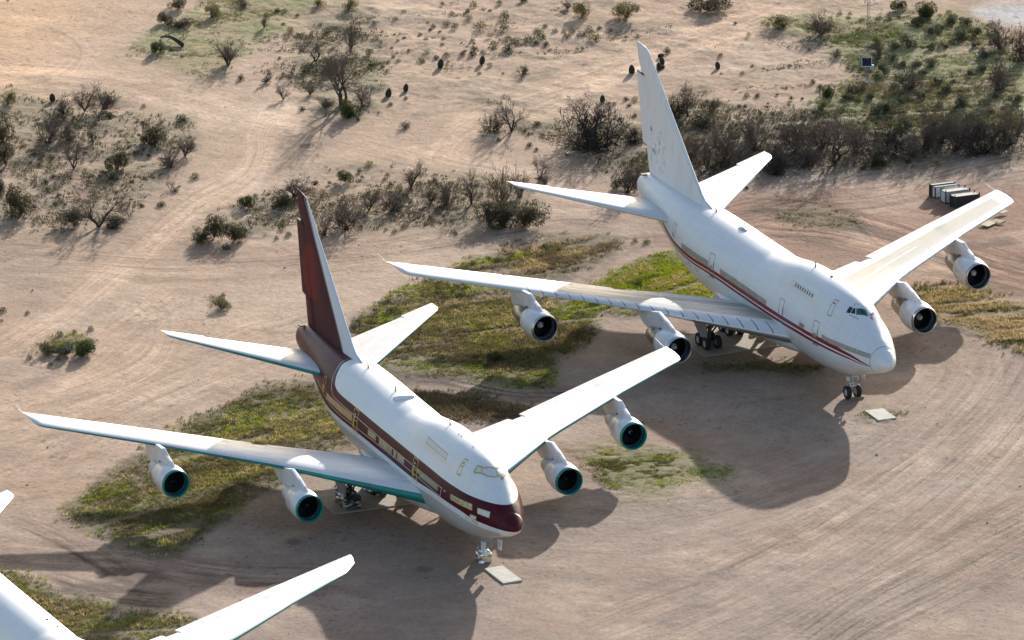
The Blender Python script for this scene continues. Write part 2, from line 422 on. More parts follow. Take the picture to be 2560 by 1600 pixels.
                fb.build('fan', M['fan'], eng)
                sp = MB(); sp.lathe([(.82, .01), (.86, .10), (.95, .19), (1.1, .27), (1.3, .33)], 24, 'x', c, 0 if style == 'white' else 1)
                sw = random.random() * 6
                pts = [(.86 + .42 * t - .03, .06 + .25 * math.sqrt(t) + .015, sw + 3.4 * t) for t in np.linspace(.08, .92, 14)]
                rw = [[(x0 + a, y + (r + 0) * math.cos(th + d), z0 + r * math.sin(th + d)) for d in (-.35, -.1, .1, .35)] for a, r, th in pts]
                sp.grid(rw, 1 if style == 'white' else 0)
                sp.build('spinner', [M['spin'], M['fan']], eng)
                k = MB()
                if style == 'white':
                    k.lathe([(2.5, .92), (3.1, .96), (4.0, .95), (5.0, .84), (5.9, .66), (5.9, .58), (5.3, .52)], 32, 'x', c)
                else:
                    k.lathe([(3.2, .86), (3.7, .88), (4.5, .80), (5.3, .68), (5.45, .66), (5.45, .58), (5.0, .55)], 32, 'x', c)
                k.lathe([(5.0, .42), (5.6, .36), (6.2, .15), (6.35, .02)], 20, 'x', c)
                k.build('core_cowl', M['core'], eng)
    gears(root, M, style)
    FX = FX0
    return root, fus
def wheel_mb(c, r=.62, w=.44):
    mb = MB(); x, y, z = c; h = w / 2
    mb.lathe([(-h * .72, r * .50), (-h, r * .62), (-h, r * .80), (-h * .8, r * .94), (-h * .45, r), (h * .45, r), (h * .8, r * .94), (h, r * .80), (h, r * .62), (h * .72, r * .50)], 28, 'y', c, 0)
    for g in (-.5, 0, .5):
        mb.lathe([(g * h * .8 - .014, r * 1.004), (g * h * .8 + .014, r * 1.004)], 28, 'y', c, 2)
    for s in (-1, 1):
        mb.lathe([(s * h * .72, r * .50), (s * h * .62, r * .46), (s * h * .5, r * .36), (s * h * .52, r * .2), (s * h * .85, r * .16), (s * h * .9, .001)], 20, 'y', c, 1)
    return mb
def wrap_mb(c, d, seed, mi=0, n=9, crumple=.07):
    """crumpled foil bag of size d about c"""
    g = np.random.default_rng(seed); mb = MB(); P = []
    for i in range(n + 1):
        v = i / n; row = []
        for k in range(20):
            t = 2 * PI * k / 20; e = 5
            c_, s_ = math.cos(t), math.sin(t); r = (abs(c_) ** e + abs(s_) ** e) ** (-1 / e)
            top = 1.0 if v < .7 else 1 - (v - .7) * 1.9
            q = 1 + g.normal(0, crumple)
            row.append((c[0] + d[0] / 2 * r * c_ * top * q, c[1] + d[1] / 2 * r * s_ * top * q, c[2] + (v - .5) * d[2] + (g.normal(0, crumple * .5) if 0 < i else 0)))
        P.append(row)
    mb.grid(P, mi, False, True); mb.add(P[-1], [tuple(range(20))], mi, False)
    return mb
def gears(root, M, style):
    WM = [M['tyre'], M['rim'], M['groove']]
    # nose gear
    g = MB(); x = 7.93
    g.tube((x + .15, 0, 2.6), (x, 0, .95), .13, .13); g.tube((x, 0, 1.2), (x, 0, .6), .09); g.tube((x, -.48, .62), (x, .48, .62), .085)
    g.tube((x - .25, .0, 1.0), (x - .55, 0, .78), .05); g.tube((x - .55, 0, .78), (x - .1, 0, .6), .05)
    g.tube((x - .1, .2, 1.35), (x - 1.4, .25, 2.2), .05); g.tube((x - .1, -.2, 1.35), (x - 1.4, -.25, 2.2), .05)
    g.box((x - .05, 0, 1.25), (.36, .6, .3), 0); g.tube((x - .2, -.42, 1.45), (x - .2, .42, 1.45), .07)
    g.tube((x - .2, .42, 1.45), (x - .25, .55, 1.32), .06); 
    ng = g.build('nose_gear', M['strut'], root)
    if style != 'maroon':
        for s in (-1, 1): wheel_mb((x, .47 * s, .62)).build('wheel', WM, ng)
        if style == 'white':
            p = MB(); p.prism([(-.32, 1.55), (.30, 1.62), (.30, 2.2), (-.32, 2.2)], 'x', x - .52, x - .49)
            for (a, b) in ((-.12, 1.98), (.02, 1.8), (.1, 1.98), (-.08, 1.72)): p.box((x - .535, a, b), (.01, .1, .12), 1)
            p.build('gear_plate', [M['pale'], M['dark']], ng)
            p = MB(); p.prism([(.04, 1.2), (.46, 1.22), (.5, 1.62), (.06, 1.6)], 'x', x - .46, x - .43); p.box((x - .47, .28, 1.4), (.012, .14, .12), 1); p.build('light_plate', [M['pale'], M['dark']], ng)
    else:
        w = wrap_mb((x, .0, .62), (1.15, 1.3, 1.2), 3, 0, 5, .035); w.build('wheel_cover', M['foil'], ng)
        f = wrap_mb((x - .15, .18, 1.05), (1.0, .8, .7), 5, 0, 4, .05); f.build('wheel_cover', M['foil'], ng)
        t = MB()
        for k in range(9):
            a = -.55 + k * .13; t.add([(x - .62 - .03 * (k % 2), a, .55 + .05 * math.sin(k * 2.1)), (x - .62 - .03 * ((k + 1) % 2), a + .13, .55 + .05 * math.sin((k + 1) * 2.1)), (x - .63, a + .13, .68 + .05 * math.sin(k + 1)), (x - .63, a, .68 + .05 * math.sin(k))], [(0, 1, 2, 3)], 0, False)
        t.build('tape', M['tape'], ng)
        d = MB(); d.prism([(-.62, 1.3), (.42, 1.3), (.5, 2.3), (-.62, 2.3)], 'x', x - .55, x - .5); d.build('gear_cover', M['greypan'], ng)
    for s in (-1, 1):
        d = MB(); d.prism([(x - 2.5, 2.55), (x - 1.5, 2.35), (x - 1.45, 1.55), (x - 2.35, 1.6)] if style == 'maroon' else [(x - 1.0, 2.3), (x - .4, 2.2), (x - .4, 1.85), (x - .95, 1.9)], 'y', s * .75 - .03, s * .75 + .03); d.build('gear_door', M['paint'], ng)
    # main gears
    for (xc, yc, lean) in ((26.75, 5.5, .9), (26.75, -5.5, .9), (29.85, 1.92, 0), (29.85, -1.92, 0)):
        s = 1 if yc > 0 else -1; g = MB()
        g.tube((xc, yc, .68), (xc + .1, yc - .35 * s * (lean > 0), 3.6), .19, .17); g.tube((xc - .85, yc, .62), (xc + .85, yc, .62), .13)
        for d in (-.735, .735): g.tube((xc + d, yc - .56, .62), (xc + d, yc + .56, .62), .1)
        g.tube((xc - .1, yc, 1.1), (xc - 1.5, yc - .9 * s, 3.2), .08)
        if lean: g.tube((xc, yc - .05 * s, 1.5), (xc + .4, yc - 2.0 * s, 3.3), .09)
        g.tube((xc + .25, yc, .9), (xc + .55, yc, 1.35), .06); g.tube((xc + .55, yc, 1.35), (xc + .2, yc, 1.9), .06)
        mg = g.build('main_gear', M['strutd'], root)
        if style == 'maroon':
            wrap_mb((xc, yc, .72), (2.9, 1.7, 1.45), 11 + int(yc), 0, 9, .05).build('wheel_cover', M['foildark'], mg)
            wrap_mb((xc - .2, yc, 1.35), (1.7, 1.0, .8), 21 + int(yc), 0, 6, .1).build('wheel_cover', M['foildark'], mg)
            if lean: wrap_mb((xc + 1.2, yc + .62 * s, 1.25), (.7, .35, .5), 31 + int(yc), 0, 6, .12).build('wheel_cover', M['foil'], mg)
        else:
            for d in (-.735, .735):
                for e in (-.56, .56): wheel_mb((xc + d, yc + e, .62), .62, .46).build('wheel', WM, mg)
        d = MB()
        if lean: 
            d.prism([(xc - 1.15, 1.2), (xc + .35, .95), (xc + 1.9, 2.0), (xc + 1.45, 3.6), (xc - .9, 3.6)], 'y', yc + .62 * s, yc + .68 * s)
        else:
            d.prism([(xc - 1.7, 1.25), (xc + .4, 1.25), (xc + .4, 2.3), (xc - 1.7, 2.3)], 'y', yc + .95 * s, yc + 1.0 * s)
        d.build('gear_door', M['greypan'], mg)
# ------------------------------------------------------------------ jet paint
MAROON, RED, TEAL, WHITE = (.070, .008, .018), (.24, .003, .014), (.0, .27, .245), (.79, .80, .81)
def dirty(m, v, base, amt=.10, sc=(.12, 1.2, .5), to=(.30, .27, .23)):
    """weathered paint: streaks along the flow and faint patches"""
    n1 = m.noise(m.scale(v, sc), 2.2, 6, .6); n2 = m.noise(v, .45, 3)
    k = m.math('MULTIPLY', m.math('ADD', m.ramp(n1, .42, .78), m.math('MULTIPLY', m.ramp(n2, .4, .8), .5)), amt)
    return m.mix(k, base, to)
def seams(m, c, v, step=2.03, w=.02, dark=(.4, .4, .4)):
    f = m.math('FRACT', m.math('DIVIDE', v, step)); k = m.math('LESS_THAN', f, w)
    return m.mix(m.math('MULTIPLY', k, .35), c, dark)
def fus_mat(style):
    m = NT('fuselage_' + style); v = m.obj(); s = m.sep(v); x, y, z = s[0], s[1], s[2]
    c = m.mix(0.0, WHITE, WHITE)
    if style == 'white':
        T = lambda p: m.curve(x, p, 0, 56)
        xs = [0, 1.3, 1.6, 2.6, 4.65, 7.1, 11.3, 16, 20.8, 26, 31, 36.7, 39.9, 42.4, 43.9, 45, 56]
        z1 = [4.8, 4.84, 4.92, 5.18, 5.59, 5.82, 5.74, 5.64, 5.62, 5.68, 5.70, 5.60, 5.70, 6.06, 6.42, 6.75, 9]
        z2 = [4.8, 4.84, 4.88, 5.02, 5.30, 5.45, 5.42, 5.29, 5.25, 5.33, 5.38, 5.28, 5.41, 5.82, 6.25, 6.7, 9]
        z3 = [4.8, 4.84, 4.86, 4.93, 5.17, 5.30, 5.28, 5.16, 5.13, 5.22, 5.29, 5.20, 5.34, 5.76, 6.2, 6.68, 9]
        z4 = [4.8, 4.84, 4.83, 4.85, 5.01, 5.10, 5.02, 4.88, 4.86, 4.98, 5.08, 5.02, 5.18, 5.6, 6.08, 6.65, 9]
        a, b, d, e = (T(list(zip(xs, q))) for q in (z1, z2, z3, z4))
        st = m.any(m.band(z, b, a), m.band(z, e, d))
        c = dirty(m, v, c, .13); c = seams(m, c, x)
        low = m.ramp(z, 5.0, 2.6); c = m.mix(m.math('MULTIPLY', low, m.math('MULTIPLY', m.noise(m.scale(v, (.2, 1, 1)), 2.0), .35)), c, (.42, .38, .32))
        rd = m.mix(0, RED, RED)
        c = m.mix(st, c, rd)
    elif style == 'maroon':
        T = lambda p: m.curve(x, p, 0, 56)
        up = T([(0, 6.85), (2.2, 6.82), (5.2, 6.86), (8, 6.95), (20, 6.98), (33, 7.03), (36.3, 7.04), (37.6, 7.18), (38.5, 7.6), (39.2, 8.15), (39.8, 8.6), (40.5, 9.4), (56, 9.5)])
        lo = T([(0, 4.98), (1.2, 4.99), (3.3, 5.03), (5.1, 5.21), (9, 5.46), (13.3, 5.34), (18, 5.13), (26, 5.18), (36.4, 5.12), (39.2, 5.05), (42, 5.2), (46, 5.6), (50, 5.5), (52, 5), (56, 5)])
        l1 = T([(0, 6.22), (10, 6.26), (20, 6.22), (28, 6.33), (34, 6.42), (37.2, 6.45), (38.2, 6.75), (38.95, 7.25), (39.7, 8.15), (40.3, 8.75), (41, 9.5), (56, 9.5)])
        l2 = T([(0, 5.53), (10, 5.53), (18, 5.61), (26, 5.6), (32, 5.52), (36.4, 5.48), (39.5, 5.66), (42, 6.1), (45, 6.7), (56, 9)])
        w = .032
        ln = m.any(m.band(z, m.math('SUBTRACT', l1, w), m.math('ADD', l1, w)), m.band(z, m.math('SUBTRACT', l2, w), m.math('ADD', l2, w)))
        dx = m.band(x, 38.3, 40.4)
        ln2 = m.math('MULTIPLY', dx, m.band(m.math('SUBTRACT', z, l1), -.09, .02)); ln = m.any(ln, ln2)
        ln = m.math('MULTIPLY', ln, m.band(x, 10.1, 43))
        fr = m.math('MULTIPLY', m.band(x, 10.06, 10.16), m.band(z, 5.5, 6.29)); ln = m.any(ln, fr)
        mar = m.math('MULTIPLY', m.band(z, lo, up), 1.0)
        c = m.mix(m.math('LESS_THAN', z, m.math('SUBTRACT', lo, .48)), c, (.50, .51, .51))
        c = dirty(m, v, c, .10); c = seams(m, c, x)
        mc = dirty(m, v, m.mix(0, MAROON, MAROON), .2, to=(.09, .03, .035)); mc = m.mix(m.math('MULTIPLY', m.ramp(x, 39, 43), .4), mc, (.10, .030, .042))
        m.set(spec=m.math('MULTIPLY_ADD', mar, -.40, .5))
        c = m.mix(mar, c, mc); c = m.mix(m.math('MULTIPLY', ln, .85), c, (.62, .58, .52))
    else:
        c = dirty(m, v, c, .10); c = seams(m, c, x)
    m.set(color=c, rough=m.math('MULTIPLY_ADD', m.noise(v, 1.3, 4), .25, .22), coat=.05, coatr=.2)
    return m.m
def radome_mat(style):
    m = NT('radome_' + style); v = m.obj(); z = m.sep(v)[2]
    if style == 'maroon':
        c = m.mix(m.math('LESS_THAN', z, 4.98), dirty(m, v, m.mix(0, MAROON, MAROON), .04), WHITE)
        m.set(color=c, rough=.34, spec=.14)
    else: m.set(color=dirty(m, v, m.mix(0, (.77, .775, .78), (.77, .775, .78)), .09), rough=.35, coat=.2)
    return m.m
def wing_mat(style, stab=False):
    m = NT(('stab_' if stab else 'wing_') + style); a = m.attr('span', 'Vector'); s = m.sep(a); c_, y = s[0], s[1]; v = m.obj()
    cv = m.n('ShaderNodeCombineXYZ'); m.lk(m.math('MULTIPLY', c_, 6.0), cv.inputs[0]); m.lk(m.math('MULTIPLY', y, .16), cv.inputs[1])
    n1 = m.noise(cv.outputs[0], 2.6, 7, .62); n2 = m.noise(v, .7, 4)
    c = m.mix(m.math('MULTIPLY', m.ramp(n1, .40, .75), .45), (.70, .71, .72), (.42, .41, .385))
    met = 0.0
    if style == 'white' and not stab:
        wob = m.math('MULTIPLY_ADD', n2, .03, -.015)
        cc = m.math('ADD', c_, wob)
        be = m.math('MULTIPLY', m.band(cc, .175, .66), m.band(y, 3.2, 28.2))
        ln = m.math('MULTIPLY', m.band(cc, .415, .445), m.band(y, 4, 17)); sc_ = m.math('MULTIPLY', m.math('GREATER_THAN', n1, .66), .8)
        be = m.math('MULTIPLY', be, m.math('SUBTRACT', 1.0, m.math('MAXIMUM', ln, sc_)))
        c = m.mix(be, c, m.mix(m.ramp(n1, .3, .7), (.40, .385, .33), (.29, .28, .245)))
        # painted-over letters near the tip: a darker ghost
        fr = m.math('FRACT', m.math('DIVIDE', y, .98)); seam = m.math('MULTIPLY', m.math('LESS_THAN', fr, .085), m.math('MULTIPLY', m.band(c_, .002, .135), m.band(y, 3.4, 21)))
        c = m.mix(m.math('MULTIPLY', seam, .95), c, (.10, .10, .10))
        lem = m.math('MULTIPLY', m.band(c_, -.055, .004), m.math('LESS_THAN', y, 9.3)); met = m.math('MULTIPLY', lem, .9)
        c = m.mix(lem, c, (.60, .60, .60))
    if style in ('teal', 'teal3'):
        wid = m.curve(y, [(0, -.11), (9, -.10), (14, -.075), (30, -.09)], 0, 30) if not stab else -.10
        c = m.mix(m.math('MULTIPLY', m.band(c_, wid, .017 if style == 'teal' or stab else .05), 1.0), c, m.mix(m.ramp(n2, .3, .7), TEAL, (.02, .16, .15)))  # teal3 runs further over the top: teal reflection painted into the wing colour
        fr = m.math('FRACT', m.math('DIVIDE', y, 2.1)); seam = m.math('MULTIPLY', m.math('LESS_THAN', fr, .012), m.band(c_, .0, .16)); c = m.mix(m.math('MULTIPLY', seam, .5), c, (.3, .3, .3))
    fr2 = m.math('FRACT', m.math('DIVIDE', m.math('ADD', y, .4), 2.75)); pl = m.math('MULTIPLY', m.math('LESS_THAN', fr2, .022), m.band(c_, .60, 1.1)); sp = m.any(m.band(c_, .60, .606), m.math('MULTIPLY', m.band(c_, .150, .154), m.math('GREATER_THAN', y, 0)), m.math('MULTIPLY', m.band(c_, .745, .752), m.math('LESS_THAN', y, 22)))
    c = m.mix(m.math('MULTIPLY', m.any(pl, sp), .45), c, (.22, .22, .21))
    soot = m.math('MULTIPLY', m.band(c_, .60, 1.1), m.ramp(m.noise(m.scale(cv.outputs[0], (.25, 9, 1)), 3.0, 3), .5, .75)); c = m.mix(m.math('MULTIPLY', soot, .35), c, (.34, .33, .30))
    hinge = m.band(c_, .655, .662); c = m.mix(m.math('MULTIPLY', hinge, .35), c, (.25, .25, .25))
    m.set(color=c, rough=m.math('MULTIPLY_ADD', n1, .3, .28), metal=met)
    return m.m
def fin_mat(style):
    m = NT('fin_' + style); v = m.obj(); s = m.sep(v); x, z = s[0], s[2]
    n = m.noise(m.scale(v, (1.2, 1, .18)), 2.0, 6, .6)
    if style == 'maroon':
        d = m.math('SUBTRACT', x, m.math('MULTIPLY_ADD', m.math('SUBTRACT', z, 8.38), .991, 41.6))
        c = m.mix(m.ramp(n, .35, .75), (.038, .006, .016), (.055, .010, .022)); m.set(spec=.12)
        c = m.mix(m.math('MULTIPLY', m.ramp(m.noise(m.scale(v, (.9, 1, .12)), 1.1, 3), .52, .7), .4), c, (.088, .018, .024))
        # faded oval where an emblem was removed
        u = m.math('DIVIDE', m.math('SUBTRACT', m.math('SUBTRACT', x, 50.9), m.math('MULTIPLY', m.math('SUBTRACT', z, 13.5), .12)), 2.75); w = m.math('DIVIDE', m.math('SUBTRACT', z, 13.55), 2.45)
        r = m.math('SQRT', m.math('ADD', m.math('POWER', u, 2.0), m.math('POWER', w, 2.0)))
        ov = m.math('MULTIPLY', m.math('LESS_THAN', r, 1.0), m.math('MULTIPLY', m.ramp(u, -1.0, .1), .85))
        c = m.mix(ov, c, m.mix(m.ramp(n, .4, .7), (.125, .005, .010), (.165, .022, .020)))
        c = m.mix(m.math('LESS_THAN', d, .34), c, (.62, .58, .56)); c = m.mix(m.math('LESS_THAN', d, .27), c, (.03, .02, .025))
        c = m.mix(m.math('LESS_THAN', d, .10), c, (.7, .7, .7)); c = m.mix(m.math('LESS_THAN', d, .04), c, (.66, .70, .73))
    else:
        c = m.mix(m.math('MULTIPLY', m.ramp(n, .4, .8), .3), WHITE, (.5, .5, .48))
        if style == 'white':
            rg = m.math('MULTIPLY', m.band(x, 48.2, 52.0), m.band(z, 9.4, 13.2)); sc_ = m.noise(m.scale(v, (1.6, 1, .7)), 1.5, 5, .7)
            c = m.mix(m.math('MULTIPLY', rg, m.ramp(sc_, .56, .62)), c, (.22, .23, .24))
            d = m.math('SUBTRACT', x, m.math('MULTIPLY_ADD', m.math('SUBTRACT', z, 9.25), 13.2 / 10.4, 40.0))
            c = m.mix(m.math('MULTIPLY', m.band(d, .30, .36), .6), c, (.25, .27, .3))
    m.set(color=c, rough=m.math('MULTIPLY_ADD', n, .3, .38))
    return m.m
def film(name, c1, c2, metal, rough, sc=6.0):
    m = NT(name); v = m.obj(); n = m.noise(m.scale(v, (1, 1, .6)), sc, 5, .65)
    m.set(color=m.mix(m.ramp(n, .3, .7), c1, c2), metal=metal, rough=rough); m.bump(n, .8, .05); return m.m
SH = dict(
    seam=simple('panel_gap', (.22, .22, .22), .6), paint=simple('white_paint', WHITE, .35, var=.06), dark=simple('dark_gap', (.018, .018, .02), .7),
    duct=simple('inlet_duct', (.045, .055, .075), .3), ring=simple('duct_ring', (.34, .36, .40), .4), fan=simple('fan_blades', (.012, .014, .018), .45, .4), spin=simple('spinner_white', (.60, .57, .54), .5),
    tyre=simple('tyre_rubber', (.022, .023, .026), .75, var=.3), rim=simple('wheel_rim', (.52, .54, .57), .4, .3), groove=simple('tyre_groove', (.008, .008, .009), .9),
    strut=simple('gear_strut', (.42, .42, .41), .45, .3, .3, 5), strutd=simple('gear_strut_dirty', (.14, .14, .14), .5, .3, .4, 5), pale=simple('gear_plate', (.6, .6, .58), .5), greypan=simple('grey_panel', (.30, .31, .32), .5),
    foil=film('silver_foil', (.82, .84, .88), (.5, .53, .58), .92, .22, 5), foildark=film('dark_foil', (.30, .32, .35), (.03, .03, .035), .85, .25, 3.5), tape=simple('yellow_tape', (.60, .42, .05), .5, var=.25, scale=8))
def kit(style):
    t = {'white': 'white', 'maroon': 'teal', 'tail_only': 'teal3'}[style]
    M = dict(SH); M.update(fus=fus_mat(style), radome=radome_mat(style), wing=wing_mat(t), stab=wing_mat(t, True), fin=fin_mat({'white': 'white', 'maroon': 'maroon', 'tail_only': 'plain'}[style]))
    M['pylon'] = simple('pylon_' + style, (.76, .765, .77), .38, var=.16, scale=1.2); M['cowl'] = simple('cowl_' + style, (.77, .775, .785), .32, var=.14, scale=.9, coat=.2)
    M['lip'] = simple('lip_' + style, (.62, .62, .63), .22, .95) if style == 'white' else simple('lip_' + style, (.0, .23, .21), .3, coat=.3)
    if style != 'white': M['duct'] = simple('teal_duct', (.008, .05, .058), .3)
    M['core'] = simple('core_' + style, (.42, .41, .39), .3, .9, .35, 2.5) if style == 'white' else simple('core_' + style, (.60, .61, .62), .38, var=.2)
    return M
K1, K2, K3 = kit('white'), kit('maroon'), kit('tail_only')
jet1, fus1 = make_jet('jumbo_jet', 'white four engined jumbo jet with a double red stripe along its side', (0, 0, 0), 0, K1, 'white')
jet2, fus2 = make_jet('jumbo_jet', 'four engined jumbo jet with maroon tail, maroon side band and teal engine rims', (-31.237, 49.1668, 0), -.0526, K2, 'maroon')
jet3, fus3 = make_jet('jumbo_jet', 'plain white jumbo jet cut off by the bottom left corner, only back and wing showing', (-76.89, 101.05, 0), -.028, K3, 'tail_only', 8.5, 1.13)
# ------------------------------------------------------------------ doors, covers and small fittings
glass = NT('cockpit_glass'); gv = glass.noise(glass.obj(), 1.2, 2); glass.set(color=glass.mix(glass.ramp(gv, .45, .6), (.006, .010, .014), (.02, .20, .145)), rough=.08, spec=.8)
silver = film('weathered_silver_tape', (.44, .43, .39), (.28, .27, .24), .35, .45, 3)
goldfilm = film('tan_foil_strip', (.50, .40, .22), (.36, .28, .15), .45, .35, 2)
winfilm = film('window_film', (.46, .46, .36), (.26, .28, .22), .5, .22, 2.4)
whitefilm = film('white_film', (.74, .75, .77), (.58, .60, .63), 0, .4, 3)
def part(name, parent, mat, fn, label=None):
    mb = MB(); fn(mb); o = mb.build(name, mat, parent)
    if label: o['label'] = label
    return o
def door(fus, q, mat, w=.05, extra=None):
    o = MB(); outline(o, q, w)
    if extra: extra(o)
    return o.build('cabin_door', mat, fus)
# white jet
def dsl(a, b): return [(a + .0, 6.92), (b + .0, 6.92), (b - .35, 5.12), (a - .35, 5.12)]
dk = [SH['seam'], silver]
for (a, b) in ((9.95, 9.0), (17.15, 16.25), (32.15, 31.2)):
    q = [(a, 6.95), (b, 6.95), (b - .45, 5.05), (a - .45, 5.05)]
    door(fus1, q, dk, .045, lambda o, a=a, b=b: (patch(o, [(a - .42, 5.98), (b + .05, 5.98), (b - .05, 5.62), (a - .5, 5.62)], 1, .02, 1) if a != 17.15 else None, patch(o, [(b - .02, 6.3), (b - .10, 6.3), (b - .25, 5.7), (b - .17, 5.7)], 1, .021, 0), patch(o, [(a - .45, 5.0), (b - .45, 5.0), (b - .47, 4.93), (a - .47, 4.93)], 1, .02, 0)))
door(fus1, [(41.05, 7.2), (40.45, 7.2), (40.3, 6.1), (40.98, 6.1)], dk, .04, lambda o: patch(o, [(41.0, 6.4), (40.75, 6.4), (40.72, 6.1), (40.97, 6.1)], 1, .02, 1))
q = [(8.62, 9.05), (8.05, 9.05), (7.9, 7.78), (8.5, 7.76)]
od = NT('orange_mark'); od.set(color=(.5, .12, .03), rough=.5)
door(fus1, q, [SH['seam'], od.m], .04, lambda o: (patch(o, [(8.48, 8.86), (8.22, 8.86), (8.2, 8.74), (8.46, 8.74)], 1, .02, 1), patch(o, [(8.5, 7.80), (7.9, 7.82), (7.9, 7.76), (8.5, 7.74)], 1, .021, 0)))
for q in ([(38.4, 6.15), (32.2, 6.2), (32.0, 5.68), (38.3, 5.62)], [(29.7, 6.18), (26.0, 6.2), (25.9, 5.68), (29.5, 5.70)], [(26.0, 6.17), (19.6, 6.06), (19.5, 5.62), (25.9, 5.68)], [(8.1, 6.17), (4.8, 6.12), (4.7, 5.70), (7.96, 5.80)], [(4.8, 6.12), (1.72, 5.97), (1.62, 5.58), (4.7, 5.70)]):
    part('window_cover', fus1, silver, lambda o: patch(o, q, 1, .014, 0, .3))
part('window_grille', fus1, [silver, SH['seam']], lambda o: (patch(o, [(12.5, 6.1), (11.45, 6.13), (11.4, 5.78), (12.45, 5.74)], 1, .014), [patch(o, [(12.4 - k * .2, 6.02), (12.3 - k * .2, 6.02), (12.28 - k * .2, 5.84), (12.38 - k * .2, 5.83)], 1, .02, 1) for k in range(5)]))
def upper_windows(o):
    outline(o, [(16.5, 8.66), (11.9, 8.72), (11.85, 8.34), (16.4, 8.34)], .05, 1, .016, 0)
    for k in range(8):
        a = 15.7 - k * .5; patch(o, [(a, 8.62), (a - .22, 8.62), (a - .25, 8.40), (a - .02, 8.40)], 1, .02, 1)
part('upper_deck_windows', fus1, [SH['pale'], SH['duct']], upper_windows)
def roofquad(o, q, off=.03, mi=0, n=6):
    q = [np.array(c, float) for c in q]; P = []
    for i in range(n + 1):
        a = i / n; row = []
        for k in range(n + 1):
            b = k / n; c = (1 - a) * (1 - b) * q[0] + a * (1 - b) * q[1] + a * b * q[2] + (1 - a) * b * q[3]; row.append((c[0] - off * .35, c[1] + off * .35 * np.sign(c[1] + .01), crown(c[0], c[1]) + off * .8))
        P.append(row)
    o.grid(P, mi)
rt = NT('red_tape'); rt.set(color=(.35, .01, .06), rough=.5)
def top_tape(o, pts, w=.06, mi=0):
    for (x0, y0), (x1, y1) in zip(pts[:-1], pts[1:]):
        L = math.hypot(x1 - x0, y1 - y0); nx, ny = -(y1 - y0) / L * w, (x1 - x0) / L * w; n = max(1, int(L / .12)); P = []
        for i in range(n + 1):
            t = i / n; x, y = x0 + (x1 - x0) * t, y0 + (y1 - y0) * t; P.append([(px_ - .02, py_ + .03 * np.sign(y), crown(px_, py_) + .035) for px_, py_ in ((x + nx, y + ny), (x - nx, y - ny))])
        o.grid(P, mi, False)
for q in ([(6.61, .95), (6.25, .79), (6.01, 1.21), (6.36, 1.41)], [(6.19, .73), (6.09, .65), (5.61, .89), (5.93, 1.14)], [(6.03, .58), (5.73, -.10), (4.93, -.06), (5.45, .84)]):
    part('cockpit_window', fus1, glass.m, lambda o: roofquad(o, q))
part('windscreen_cover', fus1, whitefilm, lambda o: roofquad(o, [(5.7, -.18), (6.2, -.75), (5.5, -1.0), (4.9, -.16)], .03))
for pts in ([(6.42, .66), (6.60, .35), (5.87, -.16)], [(5.82, -.25), (6.25, -.66)], [(5.92, 1.30), (4.98, .84)]): part('windscreen_seam', fus1, SH['seam'], lambda o: top_tape(o, pts, .018))
part('tape_cross', fus1, rt.m, lambda o: (top_tape(o, [(5.46, -.66), (5.13, -.72)], .05), top_tape(o, [(5.5, -.85), (5.05, -.3)], .04), top_tape(o, [(5.11, -.32), (4.85, -.39)], .04), top_tape(o, [(4.78, -.2), (4.62, -.36)], .06)))
def blade(fus, x, h=.45):
    z = crown(x, 0); part('blade_antenna', fus, SH['seam'], lambda o: o.prism([(x - .12, z - .05), (x + .22, z - .05), (x + .34, z + h), (x + .2, z + h)], 'y', -.025, .025))
for x in (15.98, 37.55): blade(fus1, x)
part('beacon', fus1, rt.m, lambda o: o.lathe([(9.84, .14), (9.98, .12), (10.06, .01)], 12, 'z', (12.6, 0, -.06)))
part('satcom_dome', fus1, [SH['rim']], lambda o: [o.grid([[(31.8 + .78 * math.cos(t) * r, .34 * math.sin(t) * r, 8.82 + .24 * math.sqrt(max(0, 1 - r * r)) * 1.2) for t in np.linspace(0, 2 * PI, 20, False)] for r in (1, .93, .8, .6, .3, .02)], 0, True, True)])
# faint registration letters under the stripe aft
def letters(o):
    for i, k in enumerate((0, 1, 2, 4, 5)):
        a = 37.2 - k * .5; patch(o, [(a, 4.86), (a - .09, 4.86), (a - .12, 4.5), (a - .03, 4.5)], 1, .014); 
        if i % 2: patch(o, [(a - .1, 4.86), (a - .34, 4.86), (a - .34, 4.79), (a - .1, 4.79)], 1, .014)
        else: patch(o, [(a - .1, 4.68), (a - .3, 4.68), (a - .31, 4.6), (a - .1, 4.6)], 1, .014)
part('registration_letters', fus1, simple('faded_letters', (.36, .37, .39), .5), letters)
# maroon jet
tp = SH['tape']
def tape_door(fus, a, b, za, zb, lean):
    q = [(a, za), (b, za), (b - lean, zb), (a - lean, zb)]
    d = MB(); outline(d, q, .07); m_ = (za + zb) / 2
    patch(d, [(a - lean * .5, m_ + .15), (a - lean * .5 - .28, m_ + .15), (a - lean * .8 - .28, zb + .45), (a - lean * .8, zb + .45)], 1, .02, 0)
    outline(d, [(a - lean * .5, m_ + .12), (b - lean * .5, m_ + .12), (b - lean * .9, zb + .3), (a - lean * .9, zb + .3)], .07, 1, .018)
    for zz in (za - .33, za - .6): patch(d, [(a - .42, zz), (a - .58, zz), (a - .6, zz - .13), (a - .44, zz - .13)], 1, .02, 1)
    d.build('cabin_door', [tp, whitefilm], fus)
tape_door(fus2, 32.25, 31.2, 6.93, 5.0, .5); tape_door(fus2, 17.35, 16.3, 6.88, 4.95, .5)
d = MB(); outline(d, [(41.05, 7.25), (40.45, 7.22), (40.2, 6.05), (40.9, 6.02)], .07); patch(d, [(40.95, 6.55), (40.5, 6.55), (40.4, 6.2), (40.85, 6.2)], 1, .02, 0); d.build('cabin_door', [tp, whitefilm], fus2)
